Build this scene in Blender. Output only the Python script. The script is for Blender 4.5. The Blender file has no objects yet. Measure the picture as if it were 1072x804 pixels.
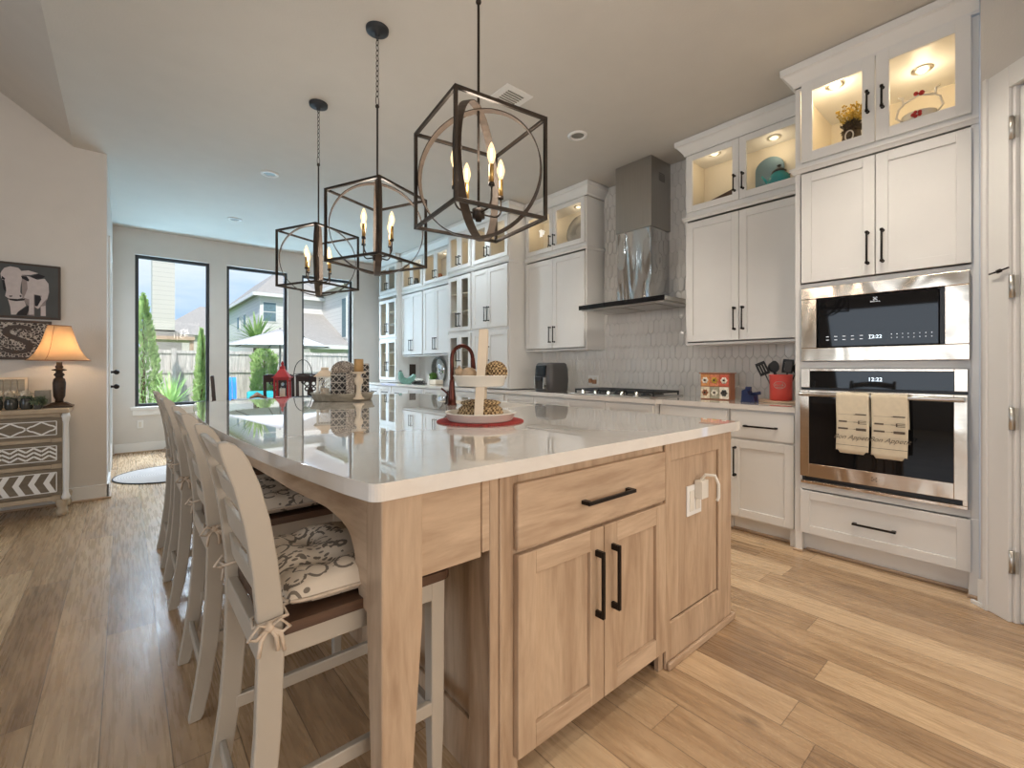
import bpy, math, random
from mathutils import Vector, Matrix
from mathutils.geometry import tessellate_polygon
R = math.radians
S = bpy.context.scene
COL = S.collection
random.seed(7)

# ------------------------------------------------------------------ camera, world, sun, lights
cam = bpy.data.cameras.new('camera'); camo = bpy.data.objects.new('camera', cam); COL.objects.link(camo)
cam.sensor_width = 36; cam.lens = 477 / 1072 * 36; cam.shift_y = -17 / 1072; cam.clip_start = .05; cam.clip_end = 500
camo.location = (0, 0, 1.175); camo.rotation_euler = (R(90), 0, -R(40.406)); S.camera = camo
S.view_settings.view_transform = 'Standard'; S.view_settings.look = 'None'
S.view_settings.gamma = 1; S.view_settings.use_curve_mapping = False
S.view_settings.exposure = 0.12
S.cycles.max_bounces = 8; S.cycles.diffuse_bounces = 4; S.cycles.glossy_bounces = 4
S.cycles.transmission_bounces = 6; S.cycles.transparent_max_bounces = 12
S.cycles.sample_clamp_indirect = 4; S.cycles.caustics_reflective = False; S.cycles.caustics_refractive = False

W = bpy.data.worlds.new('sky'); S.world = W; W.use_nodes = True
nt = W.node_tree; nt.nodes.clear()
def wn(t, **k):
    n = nt.nodes.new(t)
    for a, b in k.items(): setattr(n, a, b)
    return n
tc = wn('ShaderNodeTexCoord'); mp = wn('ShaderNodeMapping'); mp.inputs['Scale'].default_value = (1, 1, 4)
nz = wn('ShaderNodeTexNoise'); nz.inputs['Scale'].default_value = 2.3; nz.inputs['Detail'].default_value = 6
cr = wn('ShaderNodeValToRGB')
cr.color_ramp.elements[0].position = .42; cr.color_ramp.elements[0].color = (.40, .62, .98, 1)
cr.color_ramp.elements[1].position = .66; cr.color_ramp.elements[1].color = (.80, .89, 1, 1)
bg = wn('ShaderNodeBackground'); bg.inputs['Strength'].default_value = 1.05; ow = wn('ShaderNodeOutputWorld')
L_ = nt.links.new
L_(tc.outputs['Generated'], mp.inputs['Vector']); L_(mp.outputs[0], nz.inputs['Vector']); L_(nz.outputs['Fac'], cr.inputs['Fac'])
L_(cr.outputs['Color'], bg.inputs['Color']); L_(bg.outputs[0], ow.inputs['Surface'])

def light(name, kind, loc, energy, color, rot=(0, 0, 0), size=.3, size_y=None, spot=None, blend=.6):
    l = bpy.data.lights.new(name, kind); l.energy = energy; l.color = color
    if kind == 'AREA':
        l.size = size
        if size_y: l.shape = 'RECTANGLE'; l.size_y = size_y
    elif kind == 'SUN': l.angle = size
    else: l.shadow_soft_size = size
    if kind == 'SPOT': l.spot_size = R(spot or 120); l.spot_blend = blend
    o = bpy.data.objects.new(name, l); COL.objects.link(o); o.location = loc; o.rotation_euler = rot
    return o
WARM = (1, .89, .76); NEUT = (1, .95, .88); COOL = (.62, .82, 1)
light('sun', 'SUN', (0, -5, 12), 3.4, (1, .96, .9), (R(48), 0, R(-25)), size=.02)
# added soft fill lamps behind and beside the camera, no windows built there
light('living_fill_light', 'AREA', (-4.7, .6, 1.5), 90, (.70, .84, 1), (R(66), 0, R(-90)), 4.6, 1.8)
light('rear_fill_light', 'AREA', (.7, -3.3, 1.7), 88, (1, .93, .85), (R(90), 0, R(-14)), 3.0, 2.2)
# added area lamps outside: one imitates skylight from above, one the patio's upward bounce
light('patio_sky_fill', 'AREA', (1.6, 9.9, 4.25), 1100, (.70, .85, 1), (R(-60), 0, 0), 4.5, 2.0)
light('patio_bounce_fill', 'AREA', (1.6, 9.25, .0), 330, (.36, .72, 1), (R(180 + 38), 0, 0), 4.0, 1.2)

# ------------------------------------------------------------------ materials
MATS = {}
class NB:
    def __init__(s, name):
        s.m = bpy.data.materials.new(name); s.m.use_nodes = True; s.t = s.m.node_tree
        s.b = s.t.nodes['Principled BSDF']
    def n(s, t, **k):
        x = s.t.nodes.new(t)
        for a, b in k.items(): setattr(x, a, b)
        return x
    def set(s, sock, v):
        if hasattr(v, 'is_output') or isinstance(v, bpy.types.NodeSocket): s.t.links.new(v, sock)
        else: sock.default_value = v
    def math(s, op, a, b=None, c=None):
        x = s.n('ShaderNodeMath', operation=op); s.set(x.inputs[0], a)
        if b is not None: s.set(x.inputs[1], b)
        if c is not None: s.set(x.inputs[2], c)
        return x.outputs[0]
    def coord(s, scale=(1, 1, 1), loc=(0, 0, 0), rot=(0, 0, 0)):
        c = s.n('ShaderNodeTexCoord'); m = s.n('ShaderNodeMapping')
        m.inputs['Scale'].default_value = scale; m.inputs['Location'].default_value = loc; m.inputs['Rotation'].default_value = rot
        s.t.links.new(c.outputs['Object'], m.inputs['Vector']); return m.outputs[0]
    def noise(s, vec, scale=5, detail=4, rough=.5, dist=0):
        x = s.n('ShaderNodeTexNoise'); s.set(x.inputs['Vector'], vec); x.inputs['Scale'].default_value = scale
        x.inputs['Detail'].default_value = detail; x.inputs['Roughness'].default_value = rough; x.inputs['Distortion'].default_value = dist
        return x.outputs['Fac']
    def ramp(s, fac, stops, interp='LINEAR'):
        x = s.n('ShaderNodeValToRGB'); s.set(x.inputs[0], fac); e = x.color_ramp.elements; x.color_ramp.interpolation = interp
        while len(e) < len(stops): e.new(.5)
        for i, (p, c) in enumerate(stops):
            e[i].position = p; e[i].color = tuple(c) + (1,) if len(c) == 3 else c
        return x.outputs[0]
    def mix(s, f, a, b, mode='MIX'):
        x = s.n('ShaderNodeMix', data_type='RGBA', blend_type=mode); s.set(x.inputs[0], f)
        for i, v in ((6, a), (7, b)): s.set(x.inputs[i], v if not isinstance(v, tuple) or len(v) == 4 else v + (1,))
        return x.outputs[2]
    def bump(s, h, strength=.2, dist=.01):
        x = s.n('ShaderNodeBump'); x.inputs['Strength'].default_value = strength; x.inputs['Distance'].default_value = dist
        s.set(x.inputs['Height'], h); s.set(s.b.inputs['Normal'], x.outputs[0])
    def base(s, v): s.set(s.b.inputs['Base Color'], v if not isinstance(v, tuple) or len(v) == 4 else v + (1,))
    def p(s, **k):
        for a, v in k.items(): s.set(s.b.inputs[a.replace('_', ' ')], v)

def srgb(r, g, b):
    f = lambda c: (c / 255 / 12.92) if c <= 10 else ((c / 255 + .055) / 1.055) ** 2.4
    return (f(r), f(g), f(b))
def plain(name, col, rough=.5, metal=0, var=.06, scale=6, bump=0, bscale=60, **k):
    b = NB(name); v = b.coord(); n = b.noise(v, scale, 3)
    d = tuple(max(0, c * (1 - var)) for c in col); l = tuple(min(1, c * (1 + var)) for c in col)
    b.base(b.ramp(n, [(.3, d), (.7, l)])); b.p(Roughness=rough, Metallic=metal, **k)
    if bump: b.bump(b.noise(v, bscale, 2), bump, .003)
    MATS[name] = b.m; return b.m
def wood(name, dark, light_, axis='z', rough=.45, s=1, contrast=1.0):
    b = NB(name)
    sc = {'x': (1.2, 9, 9), 'y': (9, 1.2, 9), 'z': (9, 9, 1.2)}[axis]
    v = b.coord(tuple(q * s for q in sc))
    n1 = b.noise(v, 1.2, 5, .55, 1.6); n2 = b.noise(v, 9, 4, .6)
    f = b.math('ADD', b.math('MULTIPLY', n1, .75), b.math('MULTIPLY', n2, .25))
    w = .16 / contrast
    mid = tuple((a + c) / 2 for a, c in zip(dark, light_))
    b.base(b.ramp(f, [(.5 - w, dark), (.5, mid), (.5 + w, light_)])); b.p(Roughness=rough)
    b.bump(n2, .08, .002); MATS[name] = b.m; return b.m

M = {}
M['wall'] = plain('painted_wall', srgb(214, 208, 201), .85, var=.015, bump=.25, bscale=90)
M['ceil'] = plain('painted_ceiling', srgb(205, 200, 192), .9, var=.015, bump=.3, bscale=70)
M['trim'] = plain('white_trim_paint', srgb(232, 230, 226), .45, var=.01)
M['cab'] = plain('white_cabinet_paint', srgb(230, 228, 224), .38, var=.012)
M['cabin'] = plain('cabinet_interior', srgb(225, 214, 192), .5, var=.02)
M['black'] = plain('black_bronze_metal', (.022, .017, .014), .38, .7, var=.2)
M['blackfr'] = plain('black_window_frame', (.018, .02, .024), .45, 0, var=.1)
M['chrome'] = plain('chrome', (.75, .74, .72), .12, 1, var=.03)
M['nickel'] = plain('hinge_nickel', (.62, .60, .56), .3, 1, var=.05)
M['bglass'] = plain('black_glass', (.008, .008, .009), .03, 0, var=.05, Specular_IOR_Level=.32)
M['maple_z'] = wood('maple_vertical', srgb(166, 138, 112), srgb(204, 178, 150), 'z', .42)
M['maple_x'] = wood('maple_across', srgb(168, 140, 114), srgb(208, 182, 154), 'x', .42)
M['maple_y'] = wood('maple_lengthwise', srgb(168, 140, 114), srgb(208, 182, 154), 'y', .42)
M['kick'] = plain('dark_toe_kick', srgb(96, 70, 48), .7)
M['stool'] = plain('stool_greige_paint', srgb(184, 174, 160), .34, var=.02)
M['seatwood'] = wood('stool_seat_walnut', srgb(62, 42, 30), srgb(100, 72, 54), 'x', .35)
M['tie'] = plain('cushion_tie_cotton', srgb(206, 188, 168), .9, var=.12, scale=60)
M['gold'] = plain('brass_sleeve', srgb(196, 160, 100), .28, .9, var=.1)
M['pend'] = plain('pendant_dark_bronze', (.045, .034, .026), .42, .6, var=.3, scale=20)
M['ringin'] = plain('pendant_weathered_band', srgb(72, 60, 50), .5, .2, var=.25, scale=30)
M['canopy'] = plain('canopy_dark_slate', (.022, .024, .028), .5, .3, var=.15)
M['faucet'] = plain('oil_rubbed_bronze', srgb(84, 44, 36), .28, .8, var=.2)
M['red'] = plain('red_metal', srgb(178, 30, 28), .4, 0, var=.12)
M['crock'] = plain('coral_red_ceramic', srgb(228, 84, 74), .3, 0, var=.05)
M['whitecer'] = plain('white_enamel', srgb(228, 222, 210), .25, var=.02)
M['blk'] = plain('black_plastic', (.02, .02, .021), .4, var=.2)
M['navy'] = plain('navy_plastic', srgb(26, 38, 78), .35, var=.1)
M['dkgrey'] = plain('charcoal_plastic', srgb(74, 72, 72), .35, var=.08)
M['darkwood'] = wood('dark_dining_wood', srgb(34, 22, 20), srgb(62, 40, 36), 'x', .35)
M['lampwood'] = plain('lamp_dark_bronze', srgb(58, 44, 34), .45, .3, var=.3, scale=40)
M['towel'] = plain('cotton_towel', srgb(224, 210, 184), .95, var=.04, scale=40, bump=.3, bscale=300)
M['ink'] = plain('printed_ink', srgb(96, 84, 72), .9)
M['teal'] = plain('teal_glass', srgb(40, 150, 150), .15, var=.15)
M['bluegrey'] = plain('blue_grey_tin', srgb(110, 134, 142), .5, .2, var=.15)
M['green'] = plain('leaf_green', srgb(96, 138, 58), .6, var=.4, scale=30)
M['sedum'] = plain('succulent_grey_green', srgb(104, 116, 92), .6, var=.35, scale=60)
M['flower'] = plain('white_flowers', srgb(240, 230, 212), .7, var=.1, scale=50)
M['yellow'] = plain('dried_yellow_stems', srgb(190, 158, 62), .8, var=.35, scale=50)
M['brownleaf'] = plain('brown_moss', srgb(78, 62, 40), .9, var=.4, scale=50)
M['jar'] = plain('smoky_jar_glass', srgb(66, 66, 62), .15, 0, var=.3, scale=20)
M['platter'] = plain('silver_platter_grey', srgb(172, 168, 162), .5, .1)
M['cork'] = plain('tan_wax', srgb(176, 140, 92), .6, var=.12, scale=40)
M['creamwood'] = plain('cream_painted_wood', srgb(222, 204, 180), .6, var=.06)
M['greywood'] = wood('grey_washed_wood', srgb(128, 120, 106), srgb(176, 168, 152), 'x', .6)
M['chest'] = plain('distressed_cream_paint', srgb(178, 160, 136), .6, var=.1, scale=12)
M['chestd'] = wood('chest_dark_drawer', srgb(104, 92, 76), srgb(128, 116, 98), 'x', .6)
M['copper'] = plain('copper_edge', srgb(176, 116, 82), .4, .3, var=.2)
M['art_bg'] = plain('canvas_slate', srgb(78, 80, 80), .8, var=.08)
M['art_w'] = plain('canvas_pale', srgb(196, 186, 184), .8, var=.06, scale=25)
M['art_m'] = plain('canvas_mid', srgb(146, 134, 132), .8, var=.1, scale=25)
M['art_k'] = plain('canvas_black', srgb(38, 36, 40), .8, var=.1)
M['frame'] = plain('brown_picture_frame', srgb(64, 50, 42), .5, var=.1)
M['tin'] = plain('galvanised_tin', srgb(140, 138, 130), .45, .5, var=.15, scale=25)
M['pig'] = plain('tan_ceramic', srgb(176, 152, 124), .6, var=.15, scale=40)
M['placecard'] = plain('cream_placemat', srgb(214, 204, 190), .8)
M['mint'] = plain('verdigris_ceramic', srgb(112, 152, 136), .4, var=.15, scale=30)
M['grill'] = plain('patio_stone', srgb(168, 160, 148), .8, var=.1)
M['blueplastic'] = plain('bright_blue_plastic', srgb(40, 130, 220), .4, var=.05)
M['umb'] = plain('patio_umbrella_canvas', srgb(176, 172, 170), .8, var=.02)
M['aqua'] = plain('aqua_fabric', srgb(70, 190, 190), .8, var=.1)
M['terr'] = plain('driftwood_brown', srgb(168, 124, 94), .8, var=.2, scale=20)

def stainless(name, axis, col=(.60, .55, .48), rough=.22, wavy=0):
    b = NB(name); sc = {'x': (1, 90, 90), 'y': (90, 1, 90), 'z': (90, 90, 1)}[axis]
    n = b.noise(b.coord(sc), 3, 3); b.base(b.ramp(n, [(.3, tuple(c * .93 for c in col)), (.7, tuple(min(1, c * 1.06) for c in col))]))
    b.p(Metallic=1.0, Roughness=rough)
    if wavy:
        w = b.noise(b.coord((1, 3.2, .6) if axis == 'z' else (1, 2.0, 1.2)), 3.0, 1, .3, .6); b.bump(w, wavy, .06)
    else: b.bump(n, .03, .001)
    return b.m
M['steel'] = stainless('stainless_brushed', 'y', (.74, .64, .52), .22, .22)
M['steelh'] = stainless('hood_upper_stainless', 'z', (.44, .42, .39), .34)
M['steelw'] = stainless('hood_polished_stainless', 'z', (.62, .62, .62), .10, .9)
M['steelc'] = stainless('cooktop_steel', 'x', (.6, .58, .55), .3)

b = NB('clear_glass')   # clear pane: mostly transparent with a mirror coat
b.t.nodes.remove(b.b); tr = b.n('ShaderNodeBsdfTransparent'); gl = b.n('ShaderNodeBsdfGlossy'); gl.inputs['Roughness'].default_value = .02
fr = b.n('ShaderNodeFresnel'); fr.inputs[0].default_value = 1.3; mx = b.n('ShaderNodeMixShader')
gm = b.n('ShaderNodeNewGeometry'); b.t.links.new(b.math('MULTIPLY', fr.outputs[0], b.math('SUBTRACT', 1.0, gm.outputs['Backfacing'])), mx.inputs[0]); b.t.links.new(tr.outputs[0], mx.inputs[1]); b.t.links.new(gl.outputs[0], mx.inputs[2])
b.t.links.new(mx.outputs[0], b.t.nodes['Material Output'].inputs[0]); M['glass'] = b.m

b = NB('quartz'); v = b.coord()
n1 = b.noise(v, 2.2, 5, .6, 1.2); n2 = b.noise(v, 260, 2)
vein = b.math('SUBTRACT', 1.0, b.math('MULTIPLY', b.math('ABSOLUTE', b.math('SUBTRACT', n1, .5)), 22.0)); vein = b.math('MAXIMUM', vein, 0.0)
c = b.mix(b.math('MULTIPLY', vein, .10), srgb(234, 228, 220), srgb(196, 188, 180)); c = b.mix(b.math('MULTIPLY', n2, .08), c, srgb(180, 172, 164))
b.base(c); b.p(Roughness=.035, Specular_IOR_Level=.8, Coat_Weight=.8, Coat_Roughness=.015, Coat_IOR=1.6); M['quartz'] = b.m

def emis(name, col, st):
    b = NB(name); b.base(col); b.p(Emission_Color=col + (1,), Emission_Strength=st); return b.m
M['bulb'] = emis('glowing_bulb', (1, .74, .40), 7.0)
M['bulbhot'] = emis('bulb_filament', (1, .85, .6), 30)
M['puck'] = emis('puck_light', (1, .88, .66), 1.1)
M['lcd'] = emis('display_digits', (.75, .88, 1), 1.6)
M['lcdd'] = emis('display_marks', (.8, .84, .9), .35)

# lamp shade: translucent fabric
b = NB('lamp_shade_fabric'); b.base(srgb(190, 166, 134)); b.p(Roughness=.9, Emission_Color=(0, 0, 0, 1))
tl = b.n('ShaderNodeBsdfTranslucent'); tl.inputs[0].default_value = (.78, .52, .30, 1); mx = b.n('ShaderNodeMixShader'); mx.inputs[0].default_value = .42
b.t.links.new(b.b.outputs[0], mx.inputs[1]); b.t.links.new(tl.outputs[0], mx.inputs[2]); b.t.links.new(mx.outputs[0], b.t.nodes['Material Output'].inputs[0]); M['shade'] = b.m

# floor planks, running along Y
def floor_mat():
    b = NB('hickory_plank_floor'); v = b.coord()
    sp = b.n('ShaderNodeSeparateXYZ'); b.set(sp.inputs[0], v); X, Y = sp.outputs[0], sp.outputs[1]
    w, ln = .17, 1.35
    xr = b.math('DIVIDE', b.math('ADD', X, .058), w); row = b.math('FLOOR', xr)
    wnz = b.n('ShaderNodeTexWhiteNoise', noise_dimensions='1D'); b.set(wnz.inputs['W'], row)
    yr = b.math('DIVIDE', b.math('ADD', Y, b.math('MULTIPLY', wnz.outputs['Value'], 7.0)), ln); pl = b.math('FLOOR', yr)
    cx = b.n('ShaderNodeCombineXYZ'); b.set(cx.inputs[0], row); b.set(cx.inputs[1], pl)
    w2 = b.n('ShaderNodeTexWhiteNoise', noise_dimensions='2D'); b.set(w2.inputs['Vector'], cx.outputs[0])
    rnd = w2.outputs['Value']
    gx = b.n('ShaderNodeCombineXYZ'); b.set(gx.inputs[0], b.math('MULTIPLY', X, 7.0)); b.set(gx.inputs[1], b.math('MULTIPLY', Y, .9)); b.set(gx.inputs[2], b.math('MULTIPLY', rnd, 37.0))
    g1 = b.noise(gx.outputs[0], 1.6, 6, .6, 1.8)
    gy = b.n('ShaderNodeCombineXYZ'); b.set(gy.inputs[0], b.math('MULTIPLY', X, 60.0)); b.set(gy.inputs[1], b.math('MULTIPLY', Y, 3.0)); b.set(gy.inputs[2], rnd)
    g2 = b.noise(gy.outputs[0], 1.5, 3)
    f = b.math('ADD', b.math('MULTIPLY', g1, .7), b.math('ADD', b.math('MULTIPLY', rnd, .30), b.math('MULTIPLY', g2, .12)))
    c = b.ramp(f, [(.28, srgb(134, 108, 84)), (.50, srgb(180, 149, 115)), (.80, srgb(220, 191, 154))])
    # knots
    kv = b.n('ShaderNodeCombineXYZ'); b.set(kv.inputs[0], b.math('MULTIPLY', X, 3.3)); b.set(kv.inputs[1], b.math('MULTIPLY', Y, 1.5))
    vo = b.n('ShaderNodeTexVoronoi'); b.set(vo.inputs['Vector'], kv.outputs[0]); vo.inputs['Scale'].default_value = 1.1
    k = b.ramp(vo.outputs['Distance'], [(.03, (1, 1, 1)), (.085, (0, 0, 0))])
    c = b.mix(b.math('MULTIPLY', k, .55), c, srgb(84, 58, 40))
    ex = b.math('ABSOLUTE', b.math('SUBTRACT', b.math('FRACT', xr), .5)); ey = b.math('ABSOLUTE', b.math('SUBTRACT', b.math('FRACT', yr), .5))
    e = b.math('MAXIMUM', b.math('GREATER_THAN', ex, .5 - .0016 / w), b.math('GREATER_THAN', ey, .5 - .0014 / ln))
    c = b.mix(b.math('MULTIPLY', e, .65), c, srgb(70, 50, 38)); b.base(c)
    b.p(Roughness=b.ramp(g2, [(.3, (.22, .22, .22)), (.7, (.34, .34, .34))]), Specular_IOR_Level=.75)
    h = b.math('SUBTRACT', b.math('MULTIPLY', b.noise(gx.outputs[0], 1.4, 2), .6), e); b.bump(h, .14, .004)
    return b.m
M['floor'] = floor_mat()

def cushion_mat():
    b = NB('cushion_floral_print'); v = b.coord((1, 1, .6))
    vo = b.n('ShaderNodeTexVoronoi', feature='F1'); b.set(vo.inputs['Vector'], v); vo.inputs['Scale'].default_value = 18; vo.inputs['Randomness'].default_value = .7
    d = b.math('ADD', vo.outputs['Distance'], b.math('MULTIPLY', b.noise(v, 40, 2), .10))
    ring = b.math('LESS_THAN', b.math('ABSOLUTE', b.math('SUBTRACT', d, .46)), .055)
    v2 = b.n('ShaderNodeTexVoronoi', feature='F1'); b.set(v2.inputs['Vector'], b.coord((1, 2.0, 1), rot=(0, 0, .7))); v2.inputs['Scale'].default_value = 44
    n = b.noise(v, 14, 2); leaf = b.math('MULTIPLY', b.math('LESS_THAN', v2.outputs['Distance'], .34), b.math('GREATER_THAN', n, .47))
    brk = b.math('GREATER_THAN', b.noise(v, 26, 2), .42)
    f = b.math('MAXIMUM', b.math('MULTIPLY', ring, brk), leaf)
    b.base(b.mix(b.math('MULTIPLY', f, .85), srgb(220, 206, 188), srgb(92, 82, 72))); b.p(Roughness=.95)
    b.bump(b.noise(v, 300, 2), .2, .001); return b.m
M['cushion'] = cushion_mat()

def weave(name, c1, c2, sc=120):
    b = NB(name); v = b.coord(); ch = b.n('ShaderNodeTexChecker'); b.set(ch.inputs['Vector'], v); ch.inputs['Scale'].default_value = sc
    n = b.noise(v, sc * .6, 3); f = b.math('ADD', b.math('MULTIPLY', ch.outputs['Fac'], .5), b.math('MULTIPLY', n, .5))
    b.base(b.ramp(f, [(.25, c2), (.7, c1)])); b.p(Roughness=.9); b.bump(f, .6, .003); return b.m
M['wicker'] = weave('woven_seagrass', srgb(206, 178, 134), srgb(92, 66, 40), 90)
M['redmat'] = weave('red_woven_mat', srgb(176, 62, 54), srgb(118, 30, 30), 160)

def filigree(name, dark, light_, sc, thr=.5):
    b = NB(name); v = b.coord(); vo = b.n('ShaderNodeTexVoronoi', feature='DISTANCE_TO_EDGE'); b.set(vo.inputs['Vector'], v); vo.inputs['Scale'].default_value = sc
    n = b.noise(v, sc * .7, 2, .5, 1.5); f = b.math('ADD', b.math('MULTIPLY', vo.outputs['Distance'], 3.0), b.math('MULTIPLY', b.math('SUBTRACT', n, .5), 1.6))
    b.base(b.ramp(f, [(thr - .05, light_), (thr + .05, dark)])); b.p(Roughness=.7); return b.m
M['fili'] = filigree('filigree_panel', srgb(60, 52, 48), srgb(190, 182, 172), 48, .30)
b = NB('dark_lattice_pattern'); vo = b.n('ShaderNodeTexVoronoi', feature='DISTANCE_TO_EDGE'); b.set(vo.inputs['Vector'], b.coord(rot=(R(45), R(35), R(20)))); vo.inputs['Scale'].default_value = 34; vo.inputs['Randomness'].default_value = .0
b.base(b.ramp(vo.outputs['Distance'], [(.055, srgb(178, 168, 156)), (.10, srgb(34, 29, 27))])); b.p(Roughness=.6); M['fili2'] = b.m
M['fili3'] = filigree('mottled_pattern', srgb(96, 84, 76), srgb(196, 184, 170), 80, .30)

def siding(name, c, pitch=.16):
    b = NB(name); v = b.coord(); sp = b.n('ShaderNodeSeparateXYZ'); b.set(sp.inputs[0], v)
    f = b.math('FRACT', b.math('DIVIDE', sp.outputs[2], pitch)); l = b.math('LESS_THAN', f, .10)
    b.base(b.mix(b.math('MULTIPLY', l, .35), c, tuple(q * .45 for q in c))); b.p(Roughness=.8); b.bump(f, .5, .02); return b.m
M['siding'] = siding('beige_lap_siding', srgb(214, 208, 198)); M['sidingw'] = siding('white_lap_siding', srgb(232, 230, 226), .2)
b = NB('asphalt_shingle'); v = b.coord((1, 1, 1)); br = b.n('ShaderNodeTexBrick'); b.set(br.inputs['Vector'], v); br.inputs['Scale'].default_value = 5
for i, c in ((1, srgb(170, 164, 156)), (2, srgb(188, 182, 174)), (3, srgb(140, 134, 128))): br.inputs[i].default_value = c + (1,)
b.base(b.mix(.4, br.outputs[0], b.ramp(b.noise(v, 30, 3), [(.3, srgb(150, 145, 140)), (.7, srgb(196, 190, 184))]))); b.p(Roughness=.9); M['roof'] = b.m
b = NB('weathered_fence_board'); v = b.coord((14, 14, 1)); n = b.noise(v, 2, 5, .6, 1)
b.base(b.ramp(n, [(.35, srgb(172, 166, 160)), (.7, srgb(222, 216, 208))])); b.p(Roughness=.9); M['fence'] = b.m
b = NB('lawn'); v = b.coord(); b.base(b.ramp(b.noise(v, 12, 5), [(.3, srgb(88, 128, 54)), (.7, srgb(132, 168, 84))])); b.p(Roughness=.95); M['lawn'] = b.m
b = NB('cypress_foliage'); v = b.coord(); b.base(b.ramp(b.noise(v, 6, 4), [(.3, srgb(124, 158, 92)), (.7, srgb(176, 202, 130))])); b.p(Roughness=.8); M['cyp'] = b.m
b = NB('grout'); b.base(srgb(220, 215, 206)); b.p(Roughness=.8); M['grout'] = b.m
b = NB('glossy_white_tile'); v = b.coord(); b.base(b.ramp(b.noise(v, 3, 2), [(.3, srgb(218, 212, 204)), (.7, srgb(232, 227, 220))])); b.p(Roughness=.08, Specular_IOR_Level=.6)
b.bump(b.noise(v, 22, 1), .25, .006); M['tile'] = b.m
b = NB('flower_print'); v = b.coord((1, 1, 1)); b.base(b.ramp(b.noise(v, 40, 3), [(.35, srgb(196, 110, 72)), (.5, srgb(226, 186, 140)), (.65, srgb(150, 140, 110))])); b.p(Roughness=.5); M['flprint'] = b.m
b = NB('rug_braid'); v = b.coord(); wv = b.n('ShaderNodeTexWave', wave_type='RINGS', rings_direction='SPHERICAL'); b.set(wv.inputs['Vector'], v); wv.inputs['Scale'].default_value = 14
b.base(b.ramp(wv.outputs['Fac'], [(.3, srgb(178, 170, 166)), (.7, srgb(204, 196, 190))])); b.p(Roughness=.95); M['rug'] = b.m

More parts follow.
